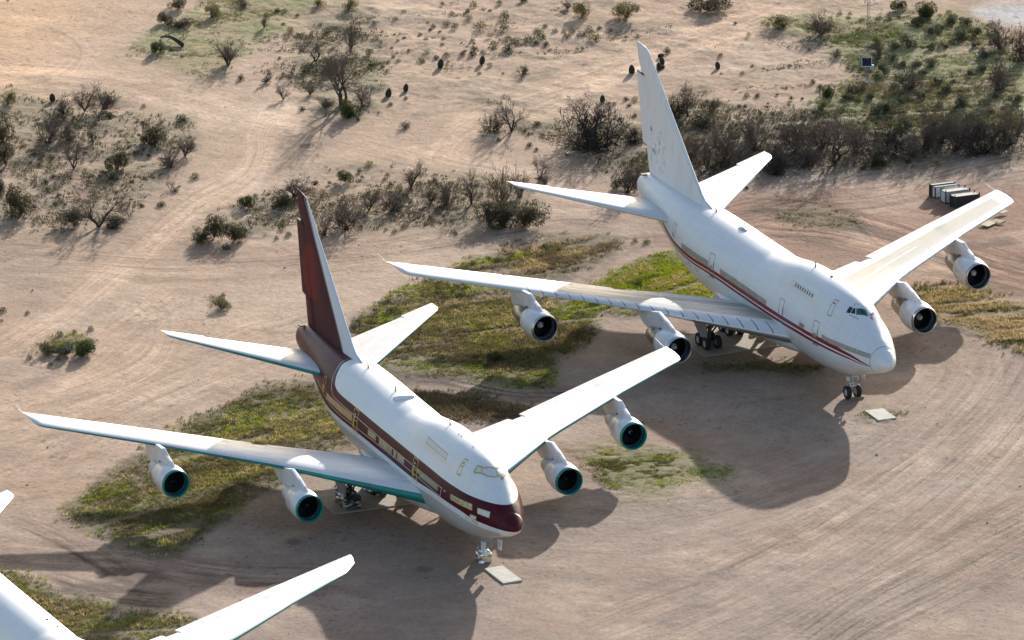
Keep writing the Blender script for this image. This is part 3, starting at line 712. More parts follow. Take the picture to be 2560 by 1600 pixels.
d = MB(); outline(d, [(8.78, 9.1), (8.25, 9.1), (8.02, 7.86), (8.65, 7.86)], .06); patch(d, [(8.72, 8.62), (8.18, 8.62), (8.15, 8.52), (8.7, 8.52)], 1, .02, 0); patch(d, [(8.6, 8.95), (8.4, 8.95), (8.38, 8.72), (8.58, 8.72)], 1, .02, 0); patch(d, [(8.64, 7.95), (8.05, 7.95), (8.02, 7.85), (8.65, 7.85)], 1, .02, 0); d.build('upper_deck_door', [tp, whitefilm], fus2)
part('window_cover', fus2, goldfilm, lambda o: patch(o, [(39.5, 6.22), (32.4, 6.34), (32.2, 5.72), (39.4, 5.72)], 1, .014, 0, .4))
for q in ([(28.2, 6.2), (26.3, 6.2), (26.2, 5.78), (28.1, 5.78)], [(25.45, 6.2), (23.1, 6.18), (23.0, 5.73), (25.3, 5.73)], [(22.95, 6.18), (22.38, 6.18), (22.3, 5.73), (22.85, 5.73)], [(21.9, 6.15), (21.27, 6.15), (21.2, 5.73), (21.8, 5.73)], [(20.9, 6.17), (19.25, 6.16), (19.18, 5.74), (20.8, 5.74)], [(15.4, 6.14), (10.95, 6.17), (10.8, 5.82), (15.25, 5.8)], [(16.05, 6.18), (15.55, 6.18), (15.5, 5.95), (16.0, 5.95)], [(8.16, 6.27), (4.78, 6.28), (4.58, 5.83), (8.02, 5.88)], [(3.99, 6.17), (2.55, 6.18), (2.42, 5.71), (3.84, 5.74)]):
    part('window_cover', fus2, [winfilm if q[0][0] > 4 else whitefilm, tp], lambda o: (patch(o, q, 1, .014, 0, .3), outline(o, q, .045, 1, .018, 1)))
for q in ([(4.73, 5.43), (3.97, 5.43), (3.96, 5.15), (4.72, 5.11)], [(5.36, 5.06), (5.0, 4.99), (5.14, 4.63), (5.45, 4.67)], [(4.49, 4.97), (3.80, 4.95), (3.89, 4.72), (4.53, 4.80)]):
    part('sensor_cover', fus2, [whitefilm, tp], lambda o: (patch(o, q, 1, .014, 0, .2), outline(o, q, .05, 1, .018, 1)))
q = [(16.68, 8.82), (11.5, 8.76), (11.38, 8.33), (16.6, 8.38)]
part('window_cover', fus2, [whitefilm, tp], lambda o: (patch(o, q, 1, .014, 0, .2), outline(o, q, .05, 1, .018, 1)))
def wcov(o):
    for q in ([(6.85, .93), (6.32, .67), (5.89, .99), (6.54, 1.44)], [(6.32, .67), (5.98, -.31), (5.06, .0), (5.89, .99)], [(5.98, -.31), (6.43, -.93), (5.81, -1.24), (5.06, 0.)]): roofquad(o, q, .02)
    for pts, w in (([(6.85, .93), (6.32, .67), (5.98, -.31), (6.43, -.93)], .06), ([(6.85, .93), (6.54, 1.44)], .05), ([(6.54, 1.44), (5.91, .98)], .05), ([(5.91, .98), (5.32, .62), (5.05, .2), (5.08, -.19), (5.17, -.67), (5.81, -1.24)], .045), ([(6.32, .67), (5.89, .99)], .02), ([(5.98, -.31), (5.08, -.19)], .03)): top_tape(o, pts, w, 1)
part('windscreen_cover', fus2, [whitefilm, tp], wcov)
part('tape_cross', fus2, rt.m, lambda o: (top_tape(o, [(4.96, -.39), (4.84, -.62)], .03), top_tape(o, [(5.05, -.65), (4.78, -.36)], .03)))
for x in (16.24, 29.9, 36.85): blade(fus2, x, .5)
part('satcom_fairing', fus2, SH['paint'], lambda o: o.grid([[(27.35 + .1 * b + (.1 + .35 * abs(a)) * 1.0, a * .95, crown(27.5, a * .95) - .03 + h) for (b, h) in ((0, 0), (.3, .30), (1.2, .30), (3.5, 0))] for a in np.linspace(-1, 1, 11)], 0, True))
part('placard', fus2, SH['pale'], lambda o: patch(o, [(9.6, 6.24), (9.25, 6.24), (9.22, 6.15), (9.57, 6.15)], 1, .014))
for x in (9.9, 12.8, 13.4):
    part('roof_fitting', fus2, SH['seam'], lambda o: o.box((x, .25, crown(x, .25) + .02), (.16, .08, .06)))
for (x, y) in ((27.2, -.55), (25.3, -.75)):
    part('roof_light', fus3, SH['dark'], lambda o: o.lathe([(0, .12), (.08, .1), (.1, .01)], 10, 'z', (x, y, crown(x, y) - .02)))
# ------------------------------------------------------------------ ground: one sheet, soil tones worked out per vertex in world metres
def _hash(ix, iy, seed):
    h = (ix.astype(np.int64) * 374761393 + iy.astype(np.int64) * 668265263 + seed * 974711) & 0x7fffffff
    h = ((h ^ (h >> 13)) * 1274126177) & 0x7fffffff
    return ((h ^ (h >> 16)) & 0xffff).astype(np.float32) / 65535.0
def vnoise(x, y, seed=0):
    ix, iy = np.floor(x), np.floor(y); fx, fy = (x - ix).astype(np.float32), (y - iy).astype(np.float32)
    fx = fx * fx * (3 - 2 * fx); fy = fy * fy * (3 - 2 * fy)
    a, b, c, d = _hash(ix, iy, seed), _hash(ix + 1, iy, seed), _hash(ix, iy + 1, seed), _hash(ix + 1, iy + 1, seed)
    return (a + (b - a) * fx) * (1 - fy) + (c + (d - c) * fx) * fy
def fbm(x, y, seed=0, oct=4, g=.5):
    s = np.zeros_like(x, np.float32); a = 1.0; t = 0
    for o in range(oct):
        s += a * vnoise(x, y, seed + o * 17); t += a; a *= g; x = x * 2.03 + 5.1; y = y * 2.03 + 1.7
    return s / t
def sstep(a, b, x): t = np.clip((x - a) / (b - a), 0, 1); return t * t * (3 - 2 * t)
_r = CAM_R[0, :2] / np.linalg.norm(CAM_R[0, :2]); _f = CAM_R[2, :2] / np.linalg.norm(CAM_R[2, :2]); _o = at(1280, 800)[:2]
def survey(x, y):
    """pixel of the photograph at which the ground point (x, y) was surveyed"""
    X, Y = x - CAM_C[0], y - CAM_C[1]
    a = CAM_R[0, 0] * X + CAM_R[0, 1] * Y - CAM_R[0, 2] * CAM_C[2]; b = CAM_R[1, 0] * X + CAM_R[1, 1] * Y - CAM_R[1, 2] * CAM_C[2]; c = CAM_R[2, 0] * X + CAM_R[2, 1] * Y - CAM_R[2, 2] * CAM_C[2]
    return 1280 + CAM_F * a / c, 800 + CAM_F * b / c
def poly_sd(px, py, poly):
    """signed distance to a polygon, positive inside"""
    P = np.array(poly, np.float32); d = np.full(px.shape, 1e9, np.float32); ins = np.zeros(px.shape, bool)
    for (x0, y0), (x1, y1) in zip(P, np.roll(P, -1, 0)):
        ex, ey = x1 - x0, y1 - y0; t = np.clip(((px - x0) * ex + (py - y0) * ey) / (ex * ex + ey * ey + 1e-6), 0, 1)
        d = np.minimum(d, (px - x0 - t * ex) ** 2 + (py - y0 - t * ey) ** 2)
        c = (y0 > py) != (y1 > py)
        with np.errstate(all='ignore'): ins ^= c & (px < x0 + (py - y0) * ex / (ey if ey else 1e-6))
    d = np.sqrt(d); return np.where(ins, d, -d)
def spline(pts, n=10):
    P = np.array(pts, float); P = np.vstack([2 * P[0] - P[1], P, 2 * P[-1] - P[-2]]); out = []
    for i in range(1, len(P) - 2):
        for t in np.linspace(0, 1, n, False):
            p0, p1, p2, p3 = P[i - 1:i + 3]
            out.append(.5 * (2 * p1 + (p2 - p0) * t + (2 * p0 - 5 * p1 + 4 * p2 - p3) * t ** 2 + (3 * p1 - p0 - 3 * p2 + p3) * t ** 3))
    return np.array(out + [P[-2]])
def along(px, py, pts, hw):
    """arc length and signed offset from a smooth line, for points within hw*1.2; others get None"""
    S = spline(pts, 8); lo, hi = S.min(0) - hw * 1.3, S.max(0) + hw * 1.3
    idx = np.nonzero((px > lo[0]) & (px < hi[0]) & (py > lo[1]) & (py < hi[1]))[0]
    x, y = px[idx].astype(np.float32), py[idx].astype(np.float32); best = np.full(len(idx), 1e9, np.float32); u = np.zeros(len(idx), np.float32); d = np.zeros(len(idx), np.float32); L = 0.0
    for (x0, y0), (x1, y1) in zip(S[:-1], S[1:]):
        ex, ey = x1 - x0, y1 - y0; l = math.hypot(ex, ey)
        if l < 1e-3: continue
        t = np.clip(((x - x0) * ex + (y - y0) * ey) / (l * l), 0, 1); qx, qy = x - x0 - t * ex, y - y0 - t * ey
        q = qx * qx + qy * qy; k = q < best
        best[k] = q[k]; u[k] = L + t[k] * l; d[k] = (np.sign(qx * ey - qy * ex) * np.sqrt(q))[k]; L += l
    k = np.abs(d) < hw * 1.25
    return idx[k], u[k], d[k], L
GRASS = {   # outlines of the weed patches
 'near wing': [(150, 1290), (200, 1235), (280, 1165), (380, 1110), (470, 1060), (570, 1010), (640, 965), (700, 950), (790, 950), (850, 1020), (885, 1080), (890, 1120), (800, 1135), (760, 1180), (720, 1215), (640, 1240), (560, 1300), (490, 1365), (430, 1395), (380, 1392), (300, 1365), (215, 1320)],
 'middle north': [(1120, 670), (1190, 640), (1290, 610), (1390, 590), (1520, 588), (1560, 600), (1540, 640), (1470, 672), (1420, 700), (1330, 712), (1250, 690), (1150, 700)],
 'middle': [(870, 815), (930, 770), (1000, 730), (1090, 700), (1150, 712), (1300, 720), (1400, 742), (1480, 760), (1500, 820), (1480, 860), (1400, 900), (1380, 960), (1300, 968), (1200, 955), (1080, 942), (960, 925), (905, 915), (880, 870)],
 'under jet': [(1420, 735), (1500, 700), (1570, 665), (1640, 632), (1700, 630), (1760, 690), (1800, 760), (1720, 770), (1600, 790), (1500, 790), (1430, 770)],
 'behind near jet': [(1020, 965), (1080, 972), (1140, 985), (1220, 995), (1330, 1015), (1310, 1040), (1200, 1060), (1120, 1065), (1060, 1030)],
 'far right': [(2270, 735), (2330, 715), (2400, 720), (2480, 740), (2570, 765), (2570, 880), (2500, 862), (2420, 835), (2340, 800), (2290, 770)],
 'sparse': [(1430, 1135), (1500, 1120), (1570, 1105), (1640, 1120), (1720, 1140), (1830, 1175), (1810, 1200), (1720, 1195), (1680, 1225), (1620, 1245), (1560, 1230), (1500, 1195)],
 'corner': [(-20, 1420), (40, 1430), (110, 1455), (160, 1490), (230, 1495), (290, 1520), (270, 1560), (330, 1530), (420, 1525), (490, 1545), (440, 1590), (380, 1630), (200, 1640), (-20, 1500)],
 'meadow': [(330, 125), (360, 100), (430, 60), (500, 20), (560, -20), (800, -20), (760, 30), (700, 80), (620, 125), (560, 170), (500, 188), (430, 170), (370, 145)],
 'green bank': [(1920, 60), (2040, 40), (2150, 30), (2290, 20), (2420, 40), (2570, 120), (2570, 330), (2400, 330), (2200, 330), (2060, 300), (2030, 250), (2130, 190), (2100, 130), (2000, 90)],
 'islet': [(95, 880), (140, 850), (190, 838), (235, 850), (230, 880), (160, 890)], 'islet 2': [(520, 745), (550, 735), (580, 760), (550, 778), (525, 765)],
 'by crates': [(1930, 535), (2010, 520), (2080, 530), (2150, 545), (2100, 565), (1990, 560)], 'pad weeds': [(2140, 1025), (2180, 1015), (2240, 1018), (2262, 1045), (2200, 1062), (2150, 1048)], 'wheel weeds': [(1740, 905), (1850, 915), (1960, 890), (2050, 925), (2000, 940), (1850, 930), (1760, 925)]}
SCRUB = [[(-30, 222), (120, 222), (280, 228), (350, 275), (480, 300), (500, 360), (430, 420), (380, 470), (330, 560), (150, 585), (-30, 570)], [(470, 605), (500, 545), (640, 490), (740, 440), (900, 410), (1050, 430), (1250, 440), (1345, 500), (1340, 545), (1200, 572), (1000, 572), (800, 575), (620, 605)], [(720, 60), (940, 10), (975, 180), (950, 285), (780, 300), (735, 230)], [(1200, 250), (1340, 255), (1400, 310), (1580, 290), (1660, 360), (1650, 470), (1560, 440), (1420, 400), (1330, 340), (1200, 335)], [(1600, 330), (1650, 240), (1760, 220), (1850, 270), (2100, 270), (2570, 280), (2570, 390), (2300, 415), (2000, 435), (1850, 440), (1700, 470), (1560, 470)]]
FLOW = [   # wheel-worn lines: points, half width, tone (+ pale, - dark), streak strength
 ([(-60, 190), (150, 196), (330, 218), (520, 265), (700, 312), (880, 352), (1080, 402), (1300, 455), (1480, 510), (1640, 565)], 46, .12, .26),
 ([(800, 318), (700, 295), (655, 330), (650, 390), (610, 450), (483, 521), (335, 641), (186, 760), (74, 827), (-60, 905)], 42, .13, .28),
 ([(-60, 640), (200, 655), (420, 668), (700, 655), (960, 628), (1200, 590), (1400, 560), (1600, 575)], 48, -.04, .27),
 ([(1100, 415), (1130, 350), (1230, 292), (1400, 235), (1600, 160), (1780, 90), (1950, 20), (2030, -50)], 46, .15, .24),
 ([(90, 1010), (250, 960), (370, 900), (405, 830), (380, 760), (290, 715)], 60, .06, .24),
 ([(-60, 1140), (200, 1060), (420, 965), (620, 880), (780, 825), (900, 760)], 90, .03, .24),
 ([(-60, 1000), (150, 930), (330, 800), (480, 700)], 60, .03, .20),
 ([(1640, 600), (1800, 548), (2000, 500), (2250, 470), (2450, 420), (2660, 380)], 66, -.02, .42),
 ([(1830, 548), (2050, 560), (2300, 620), (2480, 680), (2660, 730)], 64, -.08, .75),
 ([(1480, 1650), (1800, 1525), (2100, 1375), (2350, 1205), (2520, 1040), (2620, 900)], 150, -.03, .30),
 ([(2640, 1290), (2350, 1440), (2150, 1545), (1980, 1660)], 110, -.10, .38),
 ([(1240, 1330), (1600, 1345), (1900, 1280), (2200, 1150), (2400, 1000), (2430, 890), (2340, 810)], 120, .0, .18),
 ([(890, 928), (1050, 942), (1180, 965), (1330, 990), (1500, 985)], 26, -.30, .55),
 ([(-60, 1372), (150, 1395), (330, 1402), (560, 1440), (900, 1452)], 42, -.12, .34),
 ([(-20, 1275), (130, 1335), (230, 1390), (380, 1475)], 26, -.18, .4), ([(90, 1440), (200, 1470), (330, 1490), (480, 1500)], 30, -.22, .6),
 ([(1340, 735), (1450, 715), (1540, 655), (1640, 600)], 34, -.10, .3), ([(1480, 620), (1640, 605), (1800, 600)], 22, -.18, .4),
 ([(1150, 300), (1300, 300), (1500, 180), (1700, 140)], 40, .06, .12), ([(-60, 60), (120, 70), (200, 130), (120, 200), (-60, 230)], 50, .03, .16),
 ([(1480, 520), (1560, 505), (1600, 530), (1590, 575)], 18, -.1, .3), ([(1180, 380), (1120, 360), (1080, 400), (1120, 450)], 60, .02, .14),
 ([(2030, 510), (2130, 540), (2200, 600), (2230, 640)], 26, -.16, .5), ([(400, 1000), (300, 1040), (130, 1150), (60, 1240)], 70, .0, .14)]
RUTS = [(1, (-14, -9, 9, 15), .30), (0, (-16, -10, 4, 10, 17), .20), (2, (-10, -3, 12, 20), .28), (3, (-18, -10, 8, 16), .16), (4, (-20, -12, 12, 20), .2), (5, (-40, -33, 10, 17, 45), .2), (7, (-20, -12, 14, 22), .3), (8, (-30, -20, -8, 3, 14, 28), .55), (9, (-90, -82, -30, -22, 20, 28, 80, 88), .22), (10, (-60, -30, 0, 8, 40), .3), (11, (-40, -32, 20, 28), .14), (12, (-6, 5), .6)]
def soil(x, y):
    """linear albedo and height of the ground at world points"""
    px, py = survey(x, y); px = px.astype(np.float32); py = py.astype(np.float32)
    n1, n2, n3 = fbm(x * .05, y * .05, 3), fbm(x * .25, y * .25, 11), fbm(x * 1.3, y * 1.3, 23, 3)
    wx, wy = (n2 - .5) * 60 + (n3 - .5) * 16, (n1 - .5) * 50 + (n3 - .5) * 8
    C = np.empty((len(x), 3), np.float32); C[:] = (.412, .280, .190)
    def blend(k, col): C[:] = C + (np.array(col, np.float32) - C) * k[:, None]
    blend(sstep(500, -100, px + py * .9 + wx), (.60, .368, .208))
    blend(sstep(1050, 1500, px * .55 + py * .9 + wx) * .9, (.322, .238, .184))
    blend(sstep(1500, 1800, px) * sstep(430, 500, py + wy) * sstep(820, 640, py - (px - 2000) * .12 + wy), (.280, .162, .106))
    blend(sstep(1500, 1750, px) * sstep(320, 220, py + wy), (.405, .27, .183))
    blend(np.clip(sstep(-90, 40, poly_sd(px, py, [(1350, 900), (1700, 880), (2050, 960), (2000, 1180), (1800, 1250), (1500, 1080)]) + wx)) * .5, (.27, .205, .185)) if False else None
    blend(sstep(-60, 60, poly_sd(px, py, [(560, 1330), (1150, 1280), (1200, 1450), (1100, 1640), (700, 1640), (560, 1450)]) + wx) * .5, (.26, .18, .145))
    m1 = fbm(x * .055 + 3, y * .055, 201, 4, .55); m2 = fbm(x * .11, y * .11, 207, 4, .55); lowr = sstep(520, 640, py + wy)
    blend(sstep(.52, .66, m1) * .42 * lowr, (.315, .195, .132)); blend(sstep(.54, .70, m2) * .42, (.485, .355, .258)); blend(sstep(.56, .70, 1 - m2) * .38 * lowr, (.235, .172, .138))
    blend(sstep(-30, 10, poly_sd(px, py, [(2440, 30), (2520, 18), (2580, 20), (2580, 60), (2480, 45)]) + wx * .3), (.50, .48, .46))
    # litter and thin growth under the brush
    for q in SCRUB:
        k = sstep(-30, 45, poly_sd(px, py, q) + wx * 1.1)
        blend(k * .72 * sstep(.30, .62, n2 * .6 + n3 * .4), (.185, .150, .085)); blend(k * .35 * sstep(.5, .7, n1), (.20, .185, .10))
    k = sstep(-24, 40, poly_sd(px, py, SCRUB[4]) + wx * 1.0) * sstep(285, 345, py + wy * .6); blend(k * .80, (.135, .098, .068))
    k = sstep(-10, 30, poly_sd(px, py, [(1380, 400), (1420, 330), (1560, 300), (1640, 370), (1640, 460), (1540, 425), (1440, 395)]) + wx * .6); blend(k * .7, (.14, .10, .07))
    top = sstep(330, 240, py + wy) * sstep(620, 800, px) * sstep(2500, 2000, px)
    blend(top * .55 * sstep(.52, .66, n2 * .5 + n3 * .5), (.22, .185, .115))
    gm = np.zeros(len(x), np.float32)
    for nm, q in GRASS.items():
        soft = {'sparse': 40, 'meadow': 24, 'green bank': 34, 'behind near jet': 22}.get(nm, 14)
        k = sstep(-soft, soft, poly_sd(px, py, q) + wx * (.55 if nm != 'sparse' else 1.1))
        if nm == 'sparse': k = k * sstep(.30, .52, n2 * .5 + n3 * .5)
        if nm in ('pad weeds', 'wheel weeds'): k = k * sstep(.38, .6, n2 * .4 + n3 * .6)
        gm = np.maximum(gm, k)
        col = {'meadow': (.27, .225, .105), 'green bank': (.205, .19, .085), 'behind near jet': (.145, .105, .065), 'sparse': (.175, .17, .062), 'by crates': (.16, .13, .06), 'far right': (.20, .145, .07)}.get(nm, (.125, .100, .050))
        blend(k * (.85 if nm not in ('meadow', 'green bank') else .72) * (1 - .25 * sstep(.56, .64, n3 * .5 + n2 * .5)), col)
        if nm in ('green bank', 'meadow'): blend(k * sstep(.45, .62, n2) * .6, (.165, .185, .06))
        if nm == 'green bank': blend(k * sstep(.46, .6, n1 * .4 + n3 * .6) * .45, (.34, .25, .165))
    # wheel-worn streaks
    off = (n3 - .5) * 5
    for i, (pts, hw, tone, st) in enumerate(FLOW):
        idx, u, d, L_ = along(px, py, pts, hw)
        if not len(idx): continue
        w = sstep(1.2, .55, np.abs(d) / hw) * (.55 + .9 * n2[idx]); w = w * (1 - .75 * gm[idx] * (i not in (5,))) * sstep(0, 90, u) * sstep(0, 90, L_ - u)
        dd = d + off[idx] * .6 + 6 * (fbm(u / 160, d / 60, 7 + i, 2) - .5)
        s = .62 * fbm(u / 150, dd / 4.2, 40 + i, 3, .62) + .62 * fbm(u / 240, dd / 17, 90 + i, 2) - .62; s2 = fbm(u / 60, dd / 1.9, 140 + i, 2) - .5
        v = tone * 1.35 + st * (s * 3.0 + s2 * 1.2)
        for (k, offs, amp) in RUTS:
            if k == i:
                for o in offs:
                    ww = 1.2 + .8 * vnoise(u / 90, u * 0 + o, 5); g = np.exp(-((dd - o) / ww) ** 2) * sstep(.25, .6, vnoise(u / 120, u * 0 + o * 3.1, 9))
                    v = v - amp * .85 * g; v = v + amp * .42 * np.exp(-((dd - o - 2.6) / 1.3) ** 2) * sstep(.3, .6, vnoise(u / 80, u * 0 + o, 12))
        m = np.clip(1 + v * w, .25, 1.6)
        C[idx] *= m[:, None]; dk = np.clip(-(v * w), 0, 1)[:, None]; C[idx] *= (1 - dk * np.array([0, .07, .12], np.float32))
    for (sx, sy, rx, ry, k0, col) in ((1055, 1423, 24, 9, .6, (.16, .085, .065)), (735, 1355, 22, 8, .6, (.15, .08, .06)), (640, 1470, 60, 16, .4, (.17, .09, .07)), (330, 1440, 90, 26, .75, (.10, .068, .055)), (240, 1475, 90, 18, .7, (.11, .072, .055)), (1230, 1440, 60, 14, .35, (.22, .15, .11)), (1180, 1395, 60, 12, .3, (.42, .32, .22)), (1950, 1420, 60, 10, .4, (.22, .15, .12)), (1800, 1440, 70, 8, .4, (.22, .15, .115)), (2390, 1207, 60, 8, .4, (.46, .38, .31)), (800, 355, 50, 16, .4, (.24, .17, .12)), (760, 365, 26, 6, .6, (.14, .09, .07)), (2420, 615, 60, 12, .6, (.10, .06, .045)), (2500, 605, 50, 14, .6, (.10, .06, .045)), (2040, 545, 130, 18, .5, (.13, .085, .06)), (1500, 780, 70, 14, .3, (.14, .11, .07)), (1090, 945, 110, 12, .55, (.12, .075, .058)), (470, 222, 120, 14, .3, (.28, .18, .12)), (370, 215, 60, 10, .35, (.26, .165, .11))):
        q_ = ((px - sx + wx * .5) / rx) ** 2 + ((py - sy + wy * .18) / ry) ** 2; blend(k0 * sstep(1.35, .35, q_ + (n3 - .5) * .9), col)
    # stains, grain, pebbly patches
    st = sstep(.63, .72, fbm(x * .14, y * .14, 77, 3)) * (1 - gm); blend(st * .16, (.24, .15, .10))
    g2 = fbm(x * .5 + 9, y * .5, 55, 4, .6); g3 = vnoise(x * 4.1, y * 4.1, 91); g4 = vnoise(x * 8.3, y * 8.3, 93)
    C *= (1 + .40 * (g2 - .5) + .18 * (n1 - .5) + .20 * (g3 - .5) + .22 * (g4 - .5))[:, None]
    sp = sstep(.80, .88, vnoise(x * 2.6, y * 2.6, 31)) * sstep(.5, .62, fbm(x * .09, y * .09, 34)); C *= (1 - .32 * sp)[:, None]
    h = (n2 - .5) * .10 + (n3 - .5) * .05 + (g3 - .5) * .02 + gm * (.10 * (n3 - .2) + .05)
    rough = np.clip(sum(sstep(-20, 30, poly_sd(px, py, q)) for q in SCRUB), 0, 1) + top
    h += rough * ((n2 - .5) * .30 + (g2 - .5) * .16)
    flat = sstep(.55, .45, np.abs(px - 1280) / 2560) * 0
    return np.clip(C, .02, .8), h, gm
def axis(lo, hi, st, far):
    a = np.arange(lo, hi + st / 2, st); out = [a]; d = st; e = []; p = hi
    while p < far: d *= 1.6; p += d; e.append(p)
    e2 = []; d = st; p = lo
    while p > -far: d *= 1.6; p -= d; e2.append(p)
    return np.concatenate([e2[::-1], a, e])
_s, _t = axis(-50, 50, .115, 6000), axis(-106, 106, .26, 6000)
ns, nt_ = len(_s), len(_t)
S2, T2 = np.meshgrid(_s, _t); S2, T2 = S2.ravel(), T2.ravel()
gx, gy = _o[0] + S2 * _r[0] + T2 * _f[0], _o[1] + S2 * _r[1] + T2 * _f[1]
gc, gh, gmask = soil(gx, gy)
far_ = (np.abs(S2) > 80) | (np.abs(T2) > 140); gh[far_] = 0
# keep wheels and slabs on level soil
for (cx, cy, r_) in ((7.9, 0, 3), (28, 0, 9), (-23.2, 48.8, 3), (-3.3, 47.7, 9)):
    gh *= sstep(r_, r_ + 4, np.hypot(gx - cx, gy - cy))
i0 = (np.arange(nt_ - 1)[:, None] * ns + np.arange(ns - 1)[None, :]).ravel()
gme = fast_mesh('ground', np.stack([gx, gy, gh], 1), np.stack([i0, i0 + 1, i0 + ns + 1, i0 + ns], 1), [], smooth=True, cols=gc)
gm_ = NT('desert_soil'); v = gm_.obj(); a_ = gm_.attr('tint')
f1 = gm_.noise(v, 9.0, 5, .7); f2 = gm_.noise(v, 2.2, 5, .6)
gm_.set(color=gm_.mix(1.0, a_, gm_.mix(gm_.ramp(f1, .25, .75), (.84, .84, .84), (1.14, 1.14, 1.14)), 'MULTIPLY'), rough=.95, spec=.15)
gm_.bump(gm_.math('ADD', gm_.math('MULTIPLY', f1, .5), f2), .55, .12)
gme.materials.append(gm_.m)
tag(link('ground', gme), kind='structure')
# ------------------------------------------------------------------ plants
def bark(name, c, var=.3):
    m = NT(name); v = m.obj(); n = m.noise(v, 3.0, 4); k = m.attr('tint')
    m.set(color=m.mix(1.0, k, m.mix(m.ramp(n, .3, .7), tuple(x * (1 - var) for x in c), c), 'MULTIPLY'), rough=.9, spec=.1); return m.m
def leaf(name):
    m = NT(name); k = m.attr('tint'); m.set(color=k, rough=.75, spec=.15)
    tr = m.n('ShaderNodeBsdfTranslucent'); m.lk(k, tr.inputs[0]); mx = m.n('ShaderNodeMixShader'); mx.inputs[0].default_value = .35
    m.lk(m.b.outputs[0], mx.inputs[1]); m.lk(tr.outputs[0], mx.inputs[2]); m.lk(mx.outputs[0], m.out.inputs[0]); return m.m
BARK = bark('grey_brown_bark', (.100, .078, .064)); TWIG = bark('twig_bark', (.195, .150, .122)); DARKB = bark('dark_twig', (.060, .050, .044)); GOLDT = bark('straw_twig', (.19, .145, .085)); LEAF = leaf('leaf')
class Sticks:
    """tapered three sided sticks gathered into arrays"""
    def __init__(s): s.a = []; s.b = []; s.r0 = []; s.r1 = []
    def add(s, a, b, r0, r1): s.a.append(a); s.b.append(b); s.r0.append(r0); s.r1.append(r1)
    def arrays(s):
        A, B = np.array(s.a), np.array(s.b); r0, r1 = np.array(s.r0)[:, None], np.array(s.r1)[:, None]; n = len(A)
        D = B - A; D /= np.linalg.norm(D, axis=1, keepdims=True) + 1e-9
        U = np.cross(D, np.where(np.abs(D[:, 2:3]) < .9, [[0, 0, 1.0]], [[1.0, 0, 0]])); U /= np.linalg.norm(U, axis=1, keepdims=True) + 1e-9; W = np.cross(D, U)
        V = []
        for P, r in ((A, r0), (B, r1)):
            for t in (0, 2.094, 4.189): V.append(P + r * (math.cos(t) * U + math.sin(t) * W))
        V = np.stack(V, 1).reshape(-1, 3); b = np.arange(n)[:, None] * 6
        F = np.concatenate([b + np.array([[0, 1, 4, 3]]), b + np.array([[1, 2, 5, 4]]), b + np.array([[2, 0, 3, 5]])]); return V, F
    def mesh(s, name, mat, g, lo=.75, hi=1.25):
        V, F = s.arrays(); c = np.repeat(g.uniform(lo, hi, len(s.a)), 6)[:, None] * np.ones((1, 3)); return fast_mesh(name, V, F, mat, cols=c)
def grow(g, base, d, L, r, depth, tr, tw, spread=.75, droop=.0, up=.12, nseg=4, kids=(3, 5), cut=2, wig=.22, rmin=.011):
    p = np.array(base, float); d = np.array(d, float); d /= np.linalg.norm(d); pts = [p]; R = [r]
    for i in range(nseg):
        d = d + g.normal(0, wig, 3) + np.array([0, 0, up - droop * (1 if depth < 3 else 0)]); d /= np.linalg.norm(d)
        q = p + d * L / nseg; r2 = max(r * (1 - .55 * (i + 1) / nseg), rmin * .7)
        (tr if depth >= cut else tw).add(p, q, max(R[-1], rmin), r2); p = q; pts.append(p); R.append(r2)
    if depth == 0: return
    for k in range(int(g.integers(*kids))):
        j = int(g.integers(max(1, nseg // 2 - 1), nseg + 1)); a = pts[j]; dd = (pts[j] - pts[j - 1]); dd /= np.linalg.norm(dd)
        s = g.normal(0, 1, 3); s -= dd * (s @ dd); s /= np.linalg.norm(s) + 1e-9
        grow(g, a, dd + s * spread * g.uniform(.6, 1.25), L * g.uniform(.52, .80), R[j] * .72, depth - 1, tr, tw, spread, droop, up, max(2, nseg - 1), kids, cut, wig, rmin)
def norm_pair(tr, tw, w=1.0, h=None):
    """scale a plant so that its crown is w wide and h high"""
    P = np.array(tw.a + tw.b if tw.a else tr.a + tr.b); q = np.quantile(np.hypot(P[:, 0], P[:, 1]), .96); z = np.quantile(P[:, 2], .985)
    kx, kz = .5 * w / q, (h / z if h else .5 * w / q)
    for S in (tr, tw):
        for L in (S.a, S.b):
            for i in range(len(L)): L[i] = np.array([L[i][0] * kx, L[i][1] * kx, L[i][2] * kz])
def leaves(g, C, size, tint, flat=.35):
    """leaf clumps: two crossed faces at each centre"""
    n = len(C); N = g.normal(0, 1, (n, 3)); N[:, 2] = np.abs(N[:, 2]) + flat; N /= np.linalg.norm(N, axis=1, keepdims=True)
    U = np.cross(N, g.normal(0, 1, (n, 3))); U /= np.linalg.norm(U, axis=1, keepdims=True) + 1e-9; W = np.cross(N, U)
    s = (size * g.uniform(.6, 1.4, n))[:, None]
    V = np.stack([C - U * s, C + W * s * .45, C + U * s, C - W * s * .45], 1).reshape(-1, 3); F = np.arange(n)[:, None] * 4 + np.array([[0, 1, 2, 3]])
    return V, F, np.repeat(np.asarray(tint), 4, 0)
def tints(g, n, cols, w=None):
    c = np.array(cols)[g.choice(len(cols), n, p=w)]; return c * g.uniform(.7, 1.3, (n, 1))
def plant_thing(name, trunk, crown, cn='crown'):
    o = empty(name); a = link('trunk', trunk, o); b = link(cn, crown, o); return o
def stub(g, tr, s):
    q = np.array((g.normal(0, s), g.normal(0, s), 0.03)); tr.add(np.array((0, 0, .03)), q, .03, .03); return q
PROTO = {}
def add_proto(k, o): PROTO.setdefault(k, []).append(o)
